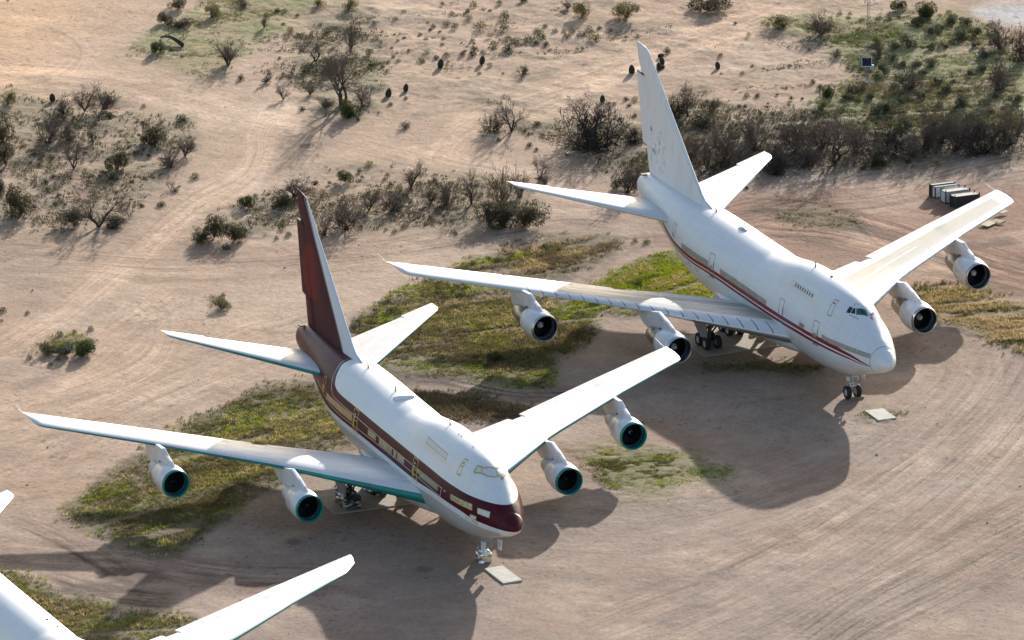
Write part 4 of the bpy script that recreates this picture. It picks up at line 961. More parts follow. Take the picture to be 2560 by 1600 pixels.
for s in range(5):        # bare mesquite trees, 1 m wide before scaling
    g = np.random.default_rng(100 + s); tr, tw = Sticks(), Sticks(); m = int(g.integers(2, 4))
    for k in range(m):
        a = 2 * PI * k / m + g.uniform(-.5, .5); grow(g, (0, 0, 0), (math.cos(a) * .62, math.sin(a) * .62, .9), 2.4, .15, 5, tr, tw, .66, .05 if s % 2 else .0, .06, 5, (3, 5), 3, .18, .0075)
    norm_pair(tr, tw, 4.6, 3.5)
    for _ in range(350):  # loose outer twigs
        i = int(g.integers(len(tw.b))); p = np.array(tw.b[i]); d = g.normal(0, 1, 3) + np.array([p[0] * .3, p[1] * .3, .3]); d /= np.linalg.norm(d); tw.add(p, p + d * g.uniform(.2, .5), .008, .005)
    add_proto('bare', plant_thing('bare_tree', tr.mesh('trunk', BARK, g), tw.mesh('crown', TWIG, g)))
for s in range(4):        # brush: many stems, dense
    g = np.random.default_rng(200 + s); tr, tw = Sticks(), Sticks()
    for k in range(22):
        a = g.uniform(0, 2 * PI); e = g.uniform(.35, 1.2); grow(g, stub(g, tr, .25), (math.cos(a) * math.cos(e), math.sin(a) * math.cos(e), math.sin(e)), 1.5, .035, 3, tr, tw, .65, .05, .05, 4, (3, 5), 3, .25, .012)
    norm_pair(tr, tw, 3.4, 2.0)
    me = tw.mesh('crown', TWIG, g, .6, 1.2)
    add_proto('brush', plant_thing('bare_bush', tr.mesh('trunk', BARK, g), me))
for s in range(2):        # dark tangled thicket
    g = np.random.default_rng(300 + s); tr, tw = Sticks(), Sticks()
    for k in range(34):
        a = g.uniform(0, 2 * PI); e = g.uniform(.2, 1.1); grow(g, stub(g, tr, .9), (math.cos(a) * math.cos(e), math.sin(a) * math.cos(e), math.sin(e)), 1.7, .04, 3, tr, tw, .7, .16, .12, 4, (3, 5), 3, .28, .014)
    norm_pair(tr, tw, 5.5, 2.6)
    add_proto('dark', plant_thing('dark_thicket', tr.mesh('trunk', DARKB, g), tw.mesh('crown', DARKB, g, .6, 1.3)))
for s in range(2):        # upright straw coloured fan of stems
    g = np.random.default_rng(350 + s); tr, tw = Sticks(), Sticks()
    for k in range(26):
        a = g.uniform(0, 2 * PI); e = g.uniform(.75, 1.35); grow(g, stub(g, tr, .3), (math.cos(a) * math.cos(e), math.sin(a) * math.cos(e), math.sin(e)), 2.6, .035, 3, tr, tw, .38, .0, .10, 4, (2, 4), 3, .12, .011)
    norm_pair(tr, tw, 3.6, 3.2)
    add_proto('fan', plant_thing('willow_bush', tr.mesh('trunk', TWIG, g), tw.mesh('crown', GOLDT, g)))
def leafy(name, seed, cols, w, h, n, stems, size, fill=.55, lump=7):
    g = np.random.default_rng(seed); tr = Sticks(); C = []
    L = [(g.uniform(-.36, .36) * w, g.uniform(-.36, .36) * w, g.uniform(.3, .75) * h, g.uniform(.16, .30) * w) for _ in range(lump)]
    for k in range(stems):
        a, b = g.uniform(0, 2 * PI), g.uniform(.1, .46) * w; e = np.array([math.cos(a) * b, math.sin(a) * b, h * g.uniform(.45, 1.0)]); m = e * .5 + np.array([0, 0, h * .12]); tr.add((0, 0, 0), m, .03, .02); tr.add(m, e, .02, .008)
    per = n // lump
    for (x, y, z, r) in L:
        P = g.normal(0, 1, (per, 3)); P /= np.linalg.norm(P, axis=1, keepdims=True); P *= (g.uniform(fill, 1.05, per) ** .6)[:, None] * r; P[:, 2] *= min(1.0, h / w * 1.5); P += (x, y, z); C.append(P)
    C = np.concatenate(C); C = C[C[:, 2] > .02]; T = tints(g, len(C), cols)
    V, F, c = leaves(g, C, size, T); o = empty(name); link('stems', tr.mesh('stems', TWIG, g), o); link('foliage', fast_mesh('foliage', V, F, LEAF, cols=c), o); return o
GREEN = [(.060, .078, .024), (.085, .105, .030), (.045, .058, .022)]; OLIVE = [(.075, .068, .036), (.055, .052, .032), (.095, .085, .042)]; SAGE = [(.105, .115, .070), (.080, .092, .052), (.135, .14, .085)]; YELG = [(.16, .145, .040), (.115, .120, .034), (.19, .165, .06)]
for s in range(3): add_proto('leafy', leafy('green_bush', 400 + s, GREEN, 3.0, 1.8, 3600, 16, .085))
for s in range(3): add_proto('olive', leafy('olive_bush', 420 + s, OLIVE, 3.0, 1.7, 3200, 22, .075, .4))
for s in range(2): add_proto('yellow', leafy('yellow_bush', 440 + s, YELG, 3.0, 2.0, 2600, 22, .075, .3))
for s in range(3): add_proto('sage', leafy('sage_bush', 460 + s, SAGE, 2.4, 1.3, 2400, 8, .07))
def shrub(seed, cols, n=260, h=.62, twiggy=False):
    g = np.random.default_rng(seed); tr = Sticks()
    for k in range(46 if twiggy else 14):
        a, e = g.uniform(0, 2 * PI), g.uniform(.3, 1.3); d = np.array([math.cos(a) * math.cos(e), math.sin(a) * math.cos(e), math.sin(e)]) * np.array([.52, .52, h * 1.05]); tr.add((0, 0, 0), d * g.uniform(.7, 1.1), .012, .006)
    P = g.normal(0, 1, (n, 3)); P[:, 2] = np.abs(P[:, 2]); P /= np.linalg.norm(P, axis=1, keepdims=True); P *= (g.uniform(.3, 1.0, n) ** .5)[:, None]; P *= (.46, .46, h)
    V, F, c = leaves(g, P, .055, tints(g, n, cols)); V1, F1 = tr.arrays(); c1 = np.ones((len(V1), 3)) * g.uniform(.7, 1.2, (len(V1), 1)) * np.array([.085, .07, .055])
    me = fast_mesh('desert_shrub', np.concatenate([V, V1]), np.concatenate([F, F1 + len(V)]), LEAF, cols=np.concatenate([c, c1])); return me
SHRUBS = {'green': [shrub(500 + s, GREEN) for s in range(3)], 'grey': [shrub(520 + s, OLIVE, 170, .55, True) for s in range(3)], 'sage': [shrub(540 + s, SAGE) for s in range(2)], 'yellow': [shrub(560 + s, YELG, 200) for s in range(2)]}
Z = {1: (0, 0, .3719), 2: (850, 0, .3704), 3: (1660, 0, .3719), 4: (0, 500, .3719), 5: (850, 500, .3704)}
def spot(z, x, y): a, b, k = Z[z]; return a + x * k, b + y * k, k
BASE = {'bare': (4.6, 3.5), 'brush': (3.4, 2.0), 'dark': (5.5, 2.6), 'fan': (3.6, 3.2), 'leafy': (3.0, 1.8), 'olive': (3.0, 1.7), 'yellow': (3.0, 2.0), 'sage': (2.4, 1.3)}
CATS = {'bare': ('tree', 'bare trees on the desert'), 'brush': ('bush', 'bare brush on the desert'), 'dark': ('thicket', None), 'fan': ('bush', None), 'leafy': ('bush', 'green bushes on the desert'), 'olive': ('bush', 'olive bushes on the desert'), 'yellow': ('bush', 'yellowish bushes on the desert'), 'sage': ('bush', 'sage bushes on the green bank')}
_used = {}
def put(kind, z, x, y, w, h, label):
    px, py, k = spot(z, x, y); ps = PROTO[kind]; i = _used.get(kind, 0); _used[kind] = i + 1
    src = ps[i % len(ps)]; o = src if i < len(ps) else copy_tree(src)
    p = at(px, py); o.location = (p[0], p[1], -.03); bw, bh = BASE[kind]; sx = w * k / 27.9 / bw; sz = h * k / 27.2 / bh
    o.scale = (sx, sx, max(sz, .45 * sx)); o.rotation_euler = (0, 0, (i * 2.399) % 6.283)
    c, grp = CATS[kind]; tag(o, label, c, grp); return o
PLANTS = [
 ('bare', 1, 1535, 440, 240, 190, 'bare tree standing on the right edge of the pale green meadow'),
 ('bare', 1, 2355, 350, 240, 245, 'tall bare tree at top centre behind the biggest leafless tree'),
 ('bare', 1, 2120, 412, 250, 160, 'bare spreading tree left of the tall tree at top centre'),
 ('bare', 1, 2300, 715, 430, 430, 'biggest leafless tree with a thick dark trunk at top centre'),
 ('bare', 1, 1905, 667, 120, 95, 'thin bare sapling alone on sand left of the biggest leafless tree'),
 ('bare', 1, 2085, 640, 110, 80, 'small bare tree just left of the biggest leafless tree'),
 ('bare', 1, 570, 748, 250, 190, 'bare tree on the upper left island with brush on both sides'),
 ('brush', 1, 700, 735, 200, 130, 'low grey brush right of the bare tree on the upper left island'),
 ('brush', 1, 430, 772, 170, 110, 'low dark brush left of the bare tree on the upper left island'),
 ('bare', 1, 345, 792, 140, 95, 'small bare tree below the dark stump on the upper left island'),
 ('brush', 1, 330, 965, 220, 180, 'tall round brown brush in the middle of the left island'),
 ('bare', 1, 495, 1128, 190, 200, 'bare tree with a straight trunk in the middle of the left island'),
 ('bare', 1, 625, 962, 150, 110, 'small bare tree right of the tall round brown brush'),
 ('brush', 1, 470, 945, 170, 120, 'brown brush between two small bare trees on the left island'),
 ('bare', 1, 1245, 1050, 180, 170, 'twisted bare tree at the right tip of the left island'),
 ('brush', 1, 1150, 1125, 180, 110, 'low brown brush at the foot of the twisted bare tree'),
 ('olive', 1, 1045, 975, 170, 145, 'dark olive bush left of the twisted bare tree'),
 ('olive', 1, 970, 972, 75, 65, 'small olive bush touching the dark olive bush on its left'),
 ('olive', 1, 788, 1145, 170, 150, 'round olive bush alone on bare sand on the left island'),
 ('olive', 1, 140, 1452, 210, 215, 'leafy olive tree like bush at the left edge above the tracks'),
 ('bare', 4, 665, 182, 380, 250, 'wide many branched bare tree left of the twin wheel tracks'),
 ('olive', 4, 500, 178, 200, 110, 'dense olive bush at the left foot of the wide many branched tree'),
 ('olive', 4, 780, 180, 180, 70, 'flat olive bush at the right foot of the wide many branched tree'),
 ('bare', 1, 870, 1462, 90, 95, 'little bare tree right of the wide many branched tree'),
 ('olive', 1, 18, 955, 190, 190, 'olive bush cut by the left edge beside the brown brush'),
 ('olive', 1, 40, 1115, 170, 140, 'broad olive bush at the left edge below another olive bush'),
 ('yellow', 1, 55, 705, 115, 95, 'yellow green bush at the left edge below the sandy fork'),
 ('olive', 1, 5, 1305, 90, 120, 'olive bush mostly cut off by the left edge'),
 ('bare', 1, 1147, 1275, 70, 65, 'tiny bare sapling on open sand below the low brown brush'),
 ('yellow', 1, 1425, 120, 140, 100, 'yellow green bush in the upper part of the pale meadow'),
 ('olive', 1, 1215, 175, 190, 65, 'spreading dark bush on the left side of the pale meadow'),
 ('olive', 1, 1205, 55, 140, 70, 'olive bush at the top edge above the pale meadow'),
 ('brush', 1, 1620, 42, 150, 60, 'dark low brush at the top edge right of the meadow'),
 ('bare', 1, 1775, 195, 120, 95, 'pale grey bare shrub tree right of the meadow'),
 ('yellow', 1, 2135, 45, 95, 60, 'small yellow green bush at the top edge left of the tall bare tree'),
 ('yellow', 1, 2345, 68, 120, 85, 'yellow green bush at the top edge above the tall bare tree'),
 ('leafy', 1, 1050, 355, 100, 85, 'bright green bush by the fallen branch on the meadow'),
 ('olive', 1, 1110, 155, 110, 90, 'olive bush between the sand and the dark bush on the meadow'),
 ('leafy', 1, 2345, 790, 150, 125, 'green bush in front of the biggest leafless tree'),
 ('bare', 1, 1975, 1325, 230, 150, 'bare tree directly behind the tip of the maroon tail fin'),
 ('leafy', 1, 2320, 1225, 95, 85, 'dark green bush right of the maroon fin tip on the middle island'),
 ('brush', 1, 2440, 720, 160, 150, 'grey brush right of the trunk of the biggest leafless tree'),
 ('brush', 1, 2200, 470, 180, 90, 'low dark brush between the bare trees at top centre'),
 ('brush', 1, 2180, 720, 170, 70, 'low brush at the left foot of the biggest leafless tree'),
 ('leafy', 1, 1650, 1395, 110, 90, 'dark green bush left of the maroon fin near its tip'),
 ('olive', 4, 1335, 290, 130, 100, 'dark olive bush at the left end of the middle island'),
 ('olive', 4, 1440, 255, 170, 150, 'tall olive bush near the left end of the middle island'),
 ('olive', 4, 1580, 272, 180, 140, 'broad olive bush left of the maroon fin above the road'),
 ('bare', 4, 1690, 195, 90, 85, 'small bare tree between olive bushes and the maroon fin'),
 ('olive', 1, 1880, 1385, 130, 100, 'olive bush half hidden behind the maroon fin'),
 ('brush', 4, 2330, 200, 260, 190, 'big brown brush right of the maroon fin above the road'),
 ('brush', 4, 2180, 235, 150, 130, 'brown brush touching the right side of the maroon fin'),
 ('bare', 2, 1160, 890, 270, 235, 'lone bare tree with a bent trunk in the sandy fork at centre'),
 ('dark', 2, 1040, 890, 190, 130, 'dark tangled thicket left of the lone bent tree'),
 ('dark', 2, 1690, 1000, 560, 270, 'huge black tangled thicket left of the white tail fin'),
 ('bare', 2, 1690, 905, 330, 260, 'bare tree rising out of the huge black thicket'),
 ('bare', 2, 480, 1268, 210, 165, 'bare tree above the right half of the middle island'),
 ('bare', 2, 610, 1362, 130, 120, 'small bare tree below the bare tree of the middle island'),
 ('bare', 2, 640, 1228, 70, 60, 'tiny bare tree at the road edge of the middle island'),
 ('brush', 2, 730, 1385, 160, 150, 'brown twiggy brush left of the straw coloured fan bush'),
 ('bare', 2, 890, 1385, 230, 230, 'bare orange tinged tree left of the straw coloured fan bush'),
 ('fan', 2, 1090, 1395, 330, 260, 'straw coloured fan shaped bush behind the white left tailplane tip'),
 ('fan', 2, 1215, 1330, 190, 170, 'smaller straw fan bush just behind the white tailplane tip'),
 ('bare', 2, 1350, 1205, 140, 150, 'bare leaning sapling above the white left tailplane'),
 ('brush', 2, 1385, 1232, 150, 60, 'low dark brush at the foot of the leaning sapling'),
 ('bare', 2, 195, 1422, 160, 150, 'bare tree right of the maroon fin on the middle island'),
 ('brush', 2, 350, 1425, 190, 130, 'grey brush in the centre of the middle island'),
 ('olive', 5, 1010, 165, 280, 150, 'big dark olive bush at the right end of the middle island'),
 ('olive', 5, 1245, 172, 290, 165, 'big mid green olive bush, rightmost of the middle island'),
 ('dark', 5, 1120, 185, 170, 120, 'black gap like thicket between the two big olive bushes'),
 ('brush', 2, 440, 865, 95, 45, 'flat brown brush alone on the sand left of the lone bent tree'),
 ('brush', 2, 1230, 505, 110, 70, 'dead grey bush alone on sand left of the white fin tip'),
 ('brush', 2, 1940, 1300, 240, 210, 'brown brush just left of the white jet tail cone'),
 ('olive', 2, 1870, 1275, 110, 85, 'small dark green bush left of the brush by the white tail'),
 ('dark', 2, 1975, 955, 170, 100, 'black thicket touching the left edge of the white fin'),
 ('bare', 2, 1530, 60, 110, 80, 'bare grey tree at the top edge left of two green bushes'),
 ('yellow', 2, 1640, 108, 165, 110, 'yellow green bush at the top edge right of the bare grey tree'),
 ('yellow', 2, 1935, 122, 230, 130, 'large yellow green bush at the top edge above the white fin'),
 ('olive', 2, 1228, 15, 70, 40, 'dark rounded bush cut by the top edge at centre'),
 ('bare', 3, 160, 785, 280, 235, 'bare tree right of the white fin with dark brush round it'),
 ('dark', 3, 70, 790, 190, 150, 'dark thicket between the white fin and the bare tree beside it'),
 ('dark', 3, 270, 845, 230, 70, 'low dark thicket right of the bare tree beside the white fin'),
 ('brush', 3, 340, 728, 80, 70, 'small grey brush on sand right of the bare tree by the fin'),
 ('bare', 3, 290, 1135, 280, 260, 'bare tree in the brown belt behind the white right tailplane'),
 ('brush', 3, 420, 1100, 300, 230, 'tall brown brush in the belt above the white right tailplane'),
 ('brush', 3, 620, 1010, 280, 220, 'rounded brown brush at the top of the belt by the tailplane'),
 ('dark', 3, 740, 1170, 220, 130, 'dark stems right behind the white right tailplane tip'),
 ('brush', 3, 890, 1020, 310, 240, 'pale brown brush left of the big spreading bare tree'),
 ('bare', 3, 1150, 1095, 430, 330, 'big spreading bare tree in the brown belt right of the white tail'),
 ('brush', 3, 960, 1115, 220, 190, 'brown brush at the left foot of the big spreading bare tree'),
 ('brush', 3, 1290, 1030, 240, 200, 'pale brush at the right side of the big spreading bare tree'),
 ('dark', 3, 1540, 1040, 330, 190, 'black thicket in the middle of the belt above the crates'),
 ('brush', 3, 1750, 1000, 320, 250, 'tall brown brush behind the black thicket above the crates'),
 ('brush', 3, 1960, 1010, 300, 240, 'brown brush right of the tall brown brush above the crates'),
 ('dark', 3, 2150, 1030, 340, 180, 'black thicket at the right end of the belt'),
 ('brush', 3, 2330, 970, 310, 250, 'brown brush at the right edge end of the belt'),
 ('brush', 3, 520, 1150, 260, 190, 'brown brush just behind the front row above the white right tailplane'),
 ('brush', 3, 790, 1110, 240, 180, 'brown brush in the front row right of the tailplane tip'),
 ('brush', 3, 1060, 1000, 260, 190, 'pale brush behind the left limb of the spreading bare tree'),
 ('brush', 3, 1420, 1075, 240, 170, 'low brush between the spreading bare tree and the black thicket'),
 ('brush', 3, 1660, 1060, 240, 150, 'low brown brush in front of the black thicket above the crates'),
 ('brush', 3, 1860, 960, 260, 200, 'brown brush at the back of the belt above the crates'),
 ('brush', 3, 2060, 960, 280, 210, 'brown brush at the back right of the belt'),
 ('brush', 3, 180, 1080, 220, 170, 'brown brush between the white fin and the belt tree'),
 ('brush', 3, 2250, 615, 220, 220, 'grey brown upright brush on the right part of the green bank'),
 ('dark', 3, 2400, 420, 220, 260, 'dark tall thicket at the right edge of the green bank'),
 ('brush', 3, 2260, 330, 230, 190, 'brown brush left of the dark thicket on the green bank'),
 ('brush', 3, 1060, 232, 220, 150, 'brown brush on the sand left of the solar mast top'),
 ('brush', 3, 1640, 605, 270, 150, 'wide brown brush on the green bank right of the mast foot'),
 ('brush', 3, 1440, 400, 140, 120, 'brown brush just right of the solar panel'),
 ('brush', 3, 1155, 388, 90, 65, 'small dead bush on sand left of the solar panel'),
 ('leafy', 3, 1755, 112, 180, 110, 'large round dark green bush at the top of the green bank'),
 ('leafy', 3, 1570, 68, 110, 75, 'dark green bush at the top edge left of the round one'),
 ('yellow', 3, 800, 188, 220, 85, 'flat yellow green bush by the bend of the top road'),
 ('olive', 3, 290, 72, 300, 100, 'wide olive bush at the top edge right of the white fin tip'),
 ('yellow', 3, 1435, 305, 85, 75, 'small yellow green bush right of the mast above the panel'),
 ('leafy', 3, 1430, 1130, 120, 85, 'green bush at the road edge below the brown belt'),
 ('leafy', 3, 1090, 660, 120, 95, 'green bush on the left fringe of the green bank'),
 ('yellow', 3, 1062, 750, 90, 80, 'yellow green tussock bush on the left fringe of the green bank'),
 ('leafy', 4, 560, 1042, 170, 100, 'dark green bush on the right of the weed islet by the left tracks'),
 ('sage', 4, 440, 1040, 190, 80, 'pale green bush in the middle of the weed islet'),
 ('olive', 4, 330, 1040, 120, 70, 'olive bush on the left of the weed islet'),
 ('yellow', 4, 1490, 735, 130, 70, 'ragged weed clump alone on sand left of the maroon fin'),
 ('leafy', 5, 1045, 1095, 100, 75, 'dark green bush alone in the grass behind the white jet engine'),
]
for s in ((1700, 165, 90), (1800, 235, 110), (1850, 205, 80), (1930, 155, 100), (1990, 265, 120), (2080, 240, 100), (1640, 320, 150), (1545, 330, 90), (1790, 338, 80), (1880, 325, 70), (1530, 410, 100), (1480, 500, 120), (1700, 448, 80), (1800, 448, 100), (1850, 565, 80), (1905, 615, 100), (2060, 505, 70), (2100, 320, 70), (1270, 620, 85), (1225, 672, 75), (1390, 668, 90), (1440, 765, 120), (1505, 755, 130), (1720, 665, 90), (2000, 715, 140), (2140, 480, 90), (2350, 700, 110), (1620, 850, 110), (2150, 390, 80), (1600, 450, 70), (1740, 500, 60), (2030, 170, 90)):
    PLANTS.append(('sage', 3, s[0], s[1], s[2], s[2] * .62, None))
# landmarks for telling look-alikes apart
MARKS = [(570, 163, 'the meadow edge tree'), (455, 107, 'the fallen branch'), (855, 266, 'the biggest leafless tree'), (878, 130, 'the tallest bare tree'), (245, 567, 'the wide branched tree'), (463, 390, 'the twisted bare tree'), (292, 425, 'the round olive bush'), (184, 418, 'the straight bare tree'), (212, 277, 'the island bare tree'), (737, 480, 'the maroon fin tip'), (1280, 330, 'the lone bent tree'), (1476, 370, 'the huge black thicket'), (1097, 160, 'the left paired cactus'), (1201, 150, 'the right paired cactus'), (1606, 120, 'the white fin tip'), (1720, 290, 'the finside bare tree'), (2168, 203, 'the mast foot'), (2165, 150, 'the solar panel'), (2313, 42, 'the round green bush'), (2088, 405, 'the spreading bare tree'), (1254, 516, 'the straw fan bush'), (205, 880, 'the weed islet'), (550, 770, 'the ragged weed clump'), (1083, 757, 'the maroon jet tailplane'), (972, 657, 'the white wing tip'), (2345, 470, 'the crate row'), (1560, 40, 'the large yellowish bush'), (1305, 186, 'the dead grey bush'), (1028, 468, 'the middle island tree'), (660, 60, 'the pale grey tree'), (2400, 232, 'the upright brown brush')]
ORD = ['nearest one', 'second nearest', 'third nearest', 'fourth nearest', 'fifth nearest', 'sixth nearest', 'seventh nearest', 'eighth nearest', 'ninth nearest', 'tenth nearest', 'eleventh nearest', 'twelfth nearest']
def auto_labels(items):
    """items: (object, px, py, description) -> a label from the closest landmark, the side of it and the rank"""
    g = {}
    for o, px, py, d in items:
        mx, my, ph = min(MARKS, key=lambda m: math.hypot(m[0] - px, (m[1] - py) * 1.3)); dx, dy = px - mx, py - my
        side = ('right of' if dx > 0 else 'left of') if abs(dx) > abs(dy) * 1.2 else ('in front of' if dy > 0 else 'behind')
        g.setdefault((d, side, ph), []).append((math.hypot(dx, dy), o))
    for (d, side, ph), L in g.items():
        L.sort(key=lambda q: q[0])
        for i, (_, o) in enumerate(L):
            o['label'] = f'{d} {side} {ph}' if len(L) == 1 else f'{d} {side} {ph}, {ORD[min(i, 11)]}'
sage_items = []
for (k, z, x, y, w, h, lab) in PLANTS:
    o = put(k, z, x, y, w, h, lab or 'sage green mound shrub')
    if lab is None: px, py, _ = spot(z, x, y); sage_items.append((o, px, py, 'sage green mound shrub'))
# ------------------------------------------------------------------ small shrubs, one object each
SMALL = {1: [(1810, 500, 38), (1900, 507, 34), (1790, 555, 75), (1225, 815, 95), (870, 990, 36), (890, 925, 30), (910, 1035, 40), (1000, 1055, 48), (395, 1318, 48), (370, 1372, 32), (230, 1398, 60), (965, 718, 38), (735, 792, 75), (950, 890, 26), (815, 970, 26), (690, 1025, 30), (1150, 345, 40), (1225, 386, 38), (1415, 290, 32), (2030, 742, 62), (2040, 485, 34), (2075, 480, 34), (2130, 475, 30), (2000, 105, 36), (2195, 225, 50), (1950, 220, 62), (1880, 394, 30), (1945, 430, 26), (2280, 1165, 36), (2250, 1250, 42), (2215, 1236, 42), (2120, 1246, 62), (2170, 1310, 64), (2400, 1228, 42), (1715, 1326, 42), (1770, 1345, 32), (1720, 1418, 44), (1865, 80, 50), (1917, 80, 44), (310, 1230, 40), (470, 1205, 45), (620, 1195, 45), (500, 840, 40), (635, 835, 40), (230, 1040, 40), (160, 985, 45), (265, 1110, 40), (760, 1200, 70), (1180, 1290, 60), (885, 1230, 50), (1310, 1200, 70), (950, 1390, 50), (1085, 1385, 70), (1020, 1362, 26), (1205, 1258, 28), (360, 1190, 50), (350, 1070, 40), (690, 1165, 50), (1085, 830, 40), (960, 830, 36), (2370, 230, 40), (1620, 535, 60), (1905, 170, 40)],
 2: [(630, 185, 42), (540, 240, 38), (580, 270, 42), (700, 265, 42), (690, 308, 38), (435, 262, 42), (370, 200, 26), (390, 282, 36), (375, 136, 52), (535, 112, 28), (610, 206, 34), (675, 220, 34), (465, 348, 34), (350, 328, 32), (275, 326, 28), (360, 390, 36), (325, 424, 34), (395, 414, 42), (210, 448, 52), (240, 438, 42), (545, 414, 66), (585, 364, 56), (650, 398, 54), (715, 384, 54), (825, 374, 50), (845, 348, 34), (905, 340, 66), (895, 376, 66), (965, 358, 50), (1035, 308, 56), (1040, 334, 46), (1010, 248, 46), (895, 278, 42), (975, 266, 24), (1170, 280, 56), (1130, 350, 90), (1190, 310, 80), (1130, 262, 54), (1270, 284, 80), (1330, 220, 66), (1350, 262, 100), (1325, 298, 46), (1390, 310, 56), (1450, 218, 48), (1385, 186, 44), (1570, 222, 48), (1530, 253, 64), (1630, 243, 78), (1680, 225, 78), (1720, 272, 100), (1510, 218, 42), (1930, 256, 34), (1750, 196, 42), (1830, 212, 32), (1600, 337, 34), (1635, 332, 34), (905, 496, 26), (940, 502, 34), (1010, 447, 44), (1300, 696, 26), (1330, 852, 75), (1365, 918, 38), (1280, 985, 50), (1325, 1013, 38), (1250, 888, 40), (1930, 676, 46), (1990, 678, 54), (1850, 707, 34), (1990, 788, 40), (1950, 718, 44), (1720, 1158, 34), (1750, 1083, 34), (755, 105, 54), (720, 170, 64), (1010, 80, 36), (1110, 120, 82), (950, 188, 90), (1105, 198, 64), (900, 45, 60), (1075, 30, 50), (690, 30, 40), (860, 80, 40), (960, 66, 30), (230, 160, 40), (775, 190, 60), (285, 220, 30), (430, 90, 50), (870, 130, 60), (560, 420, 40), (200, 360, 70), (1100, 500, 30), (1820, 700, 30), (1790, 710, 26), (1895, 880, 40), (1070, 950, 40), (120, 815, 40), (340, 712, 50), (445, 668, 36), (320, 1190, 44), (200, 1120, 70), (130, 1165, 50), (340, 1250, 36), (300, 1215, 30), (150, 1200, 34), (400, 1285, 60), (730, 420, 30)],
 3: [(975, 336, 34), (380, 382, 44), (570, 237, 40), (595, 450, 42), (525, 503, 44), (645, 500, 20), (820, 596, 28), (800, 636, 28), (555, 652, 50), (630, 647, 44), (855, 668, 44), (840, 713, 34), (960, 626, 24), (930, 668, 34), (505, 718, 40), (545, 724, 46), (610, 748, 34), (530, 778, 28), (655, 762, 34), (735, 773, 34), (660, 818, 40), (930, 788, 40), (545, 808, 28), (625, 718, 28), (910, 382, 24), (1300, 316, 40), (1370, 326, 46), (850, 511, 14), (150, 896, 28), (20, 356, 66), (1335, 1140, 50), (1640, 1098, 56), (1830, 1098, 50), (555, 1270, 40), (1490, 150, 40), (1240, 130, 50), (1330, 140, 50), (1450, 130, 44), (1520, 140, 44), (1580, 130, 44), (1500, 190, 34), (1580, 186, 28), (1630, 170, 50), (1690, 135, 40), (1915, 92, 56), (2200, 172, 66), (1560, 450, 56), (1420, 518, 66), (1305, 688, 54), (1480, 660, 54), (1340, 612, 56), (1710, 190, 64), (2140, 340, 56), (1610, 765, 66), (1440, 928, 52), (2230, 660, 56), (1250, 100, 40), (1180, 100, 44), (1235, 465, 36), (1270, 468, 40), (1330, 470, 44), (1000, 560, 50), (1050, 600, 60), (980, 700, 40), (1000, 760, 44), (700, 700, 30), (760, 640, 30), (1350, 840, 50), (1260, 745, 30), (1860, 640, 60), (1950, 560, 60), (1780, 620, 60), (2000, 620, 70), (2120, 600, 60), (1650, 680, 60), (1550, 590, 60), (1590, 690, 60), (1850, 720, 70), (1760, 760, 70), (2060, 800, 80), (2200, 760, 80), (1930, 830, 70), (480, 160, 30)],
 4: [(365, 205, 46), (1520, 330, 64), (1640, 35, 44), (1500, 640, 40), (1390, 662, 22), (185, 765, 40), (20, 750, 60), (10, 815, 30), (360, 1165, 24), (265, 1106, 22), (390, 1078, 46), (200, 1068, 50), (140, 1095, 24), (400, 915, 60), (500, 895, 40), (610, 875, 50), (340, 1112, 40), (1940, 240, 50), (1860, 262, 36), (1900, 190, 60)],
 5: [(1005, 404, 34), (1070, 412, 56), (900, 432, 46), (970, 436, 38), (1160, 390, 58), (1275, 355, 70), (1385, 325, 60), (650, 638, 40), (705, 648, 46), (400, 656, 34), (460, 656, 40), (490, 671, 34), (325, 693, 52), (275, 710, 46), (240, 778, 48), (290, 784, 46), (340, 766, 78), (375, 750, 58), (240, 746, 40), (600, 616, 34), (555, 658, 34), (720, 668, 46), (760, 630, 46), (800, 650, 50), (840, 610, 48), (830, 650, 50), (655, 694, 46), (390, 784, 70), (130, 840, 70), (90, 872, 70), (210, 830, 46), (185, 860, 46), (240, 838, 36), (765, 222, 52), (785, 237, 34), (430, 188, 52), (585, 168, 46), (370, 219, 46), (310, 205, 30), (860, 470, 34), (830, 440, 30), (560, 690, 40), (620, 700, 44), (700, 700, 50), (470, 1000, 60), (460, 860, 50), (1990, 280, 44), (2070, 290, 56), (2020, 575, 70)]}
MORE = [(z, x, y, w) for z, L in SMALL.items() for (x, y, w) in L]
g = np.random.default_rng(77); shrub_items = []; cnt = {}
NAMES = {'green': 'green shrub', 'grey': 'grey shrub', 'sage': 'pale shrub', 'yellow': 'yellowish shrub'}
order = sorted(MORE, key=lambda q: -q[3])[:298]
for (z, x, y, w) in order:
    px, py, k = spot(z, x, y)
    if z == 2 and 330 > y > 180 and x > 480: ks = ['green', 'green', 'grey', 'sage', 'yellow']
    elif z == 3 and x > 1000 and y < 860: ks = ['sage', 'green', 'sage', 'grey']
    elif z == 5: ks = ['green', 'green', 'sage', 'yellow']
    elif z == 1 and x < 1400 and y > 300: ks = ['grey', 'green', 'grey', 'green']
    else: ks = ['green', 'grey', 'green', 'grey', 'yellow']
    kd = ks[int(g.integers(len(ks)))]; L = SHRUBS[kd]; o = link('desert_shrub', L[int(g.integers(len(L)))])
    p = at(px, py); o.location = (p[0], p[1], -.02); s = w * k / 27.9 * 1.12; o.scale = (s, s, s * g.uniform(.8, 1.15)); o.rotation_euler = (0, 0, g.uniform(0, 6.28))
    tag(o, 'shrub', 'shrub', 'small shrubs scattered over the desert'); shrub_items.append((o, px, py, ('broad ' if w > 58 else 'small ' if w > 33 else 'tiny ') + NAMES[kd]))
auto_labels(shrub_items); auto_labels(sage_items)
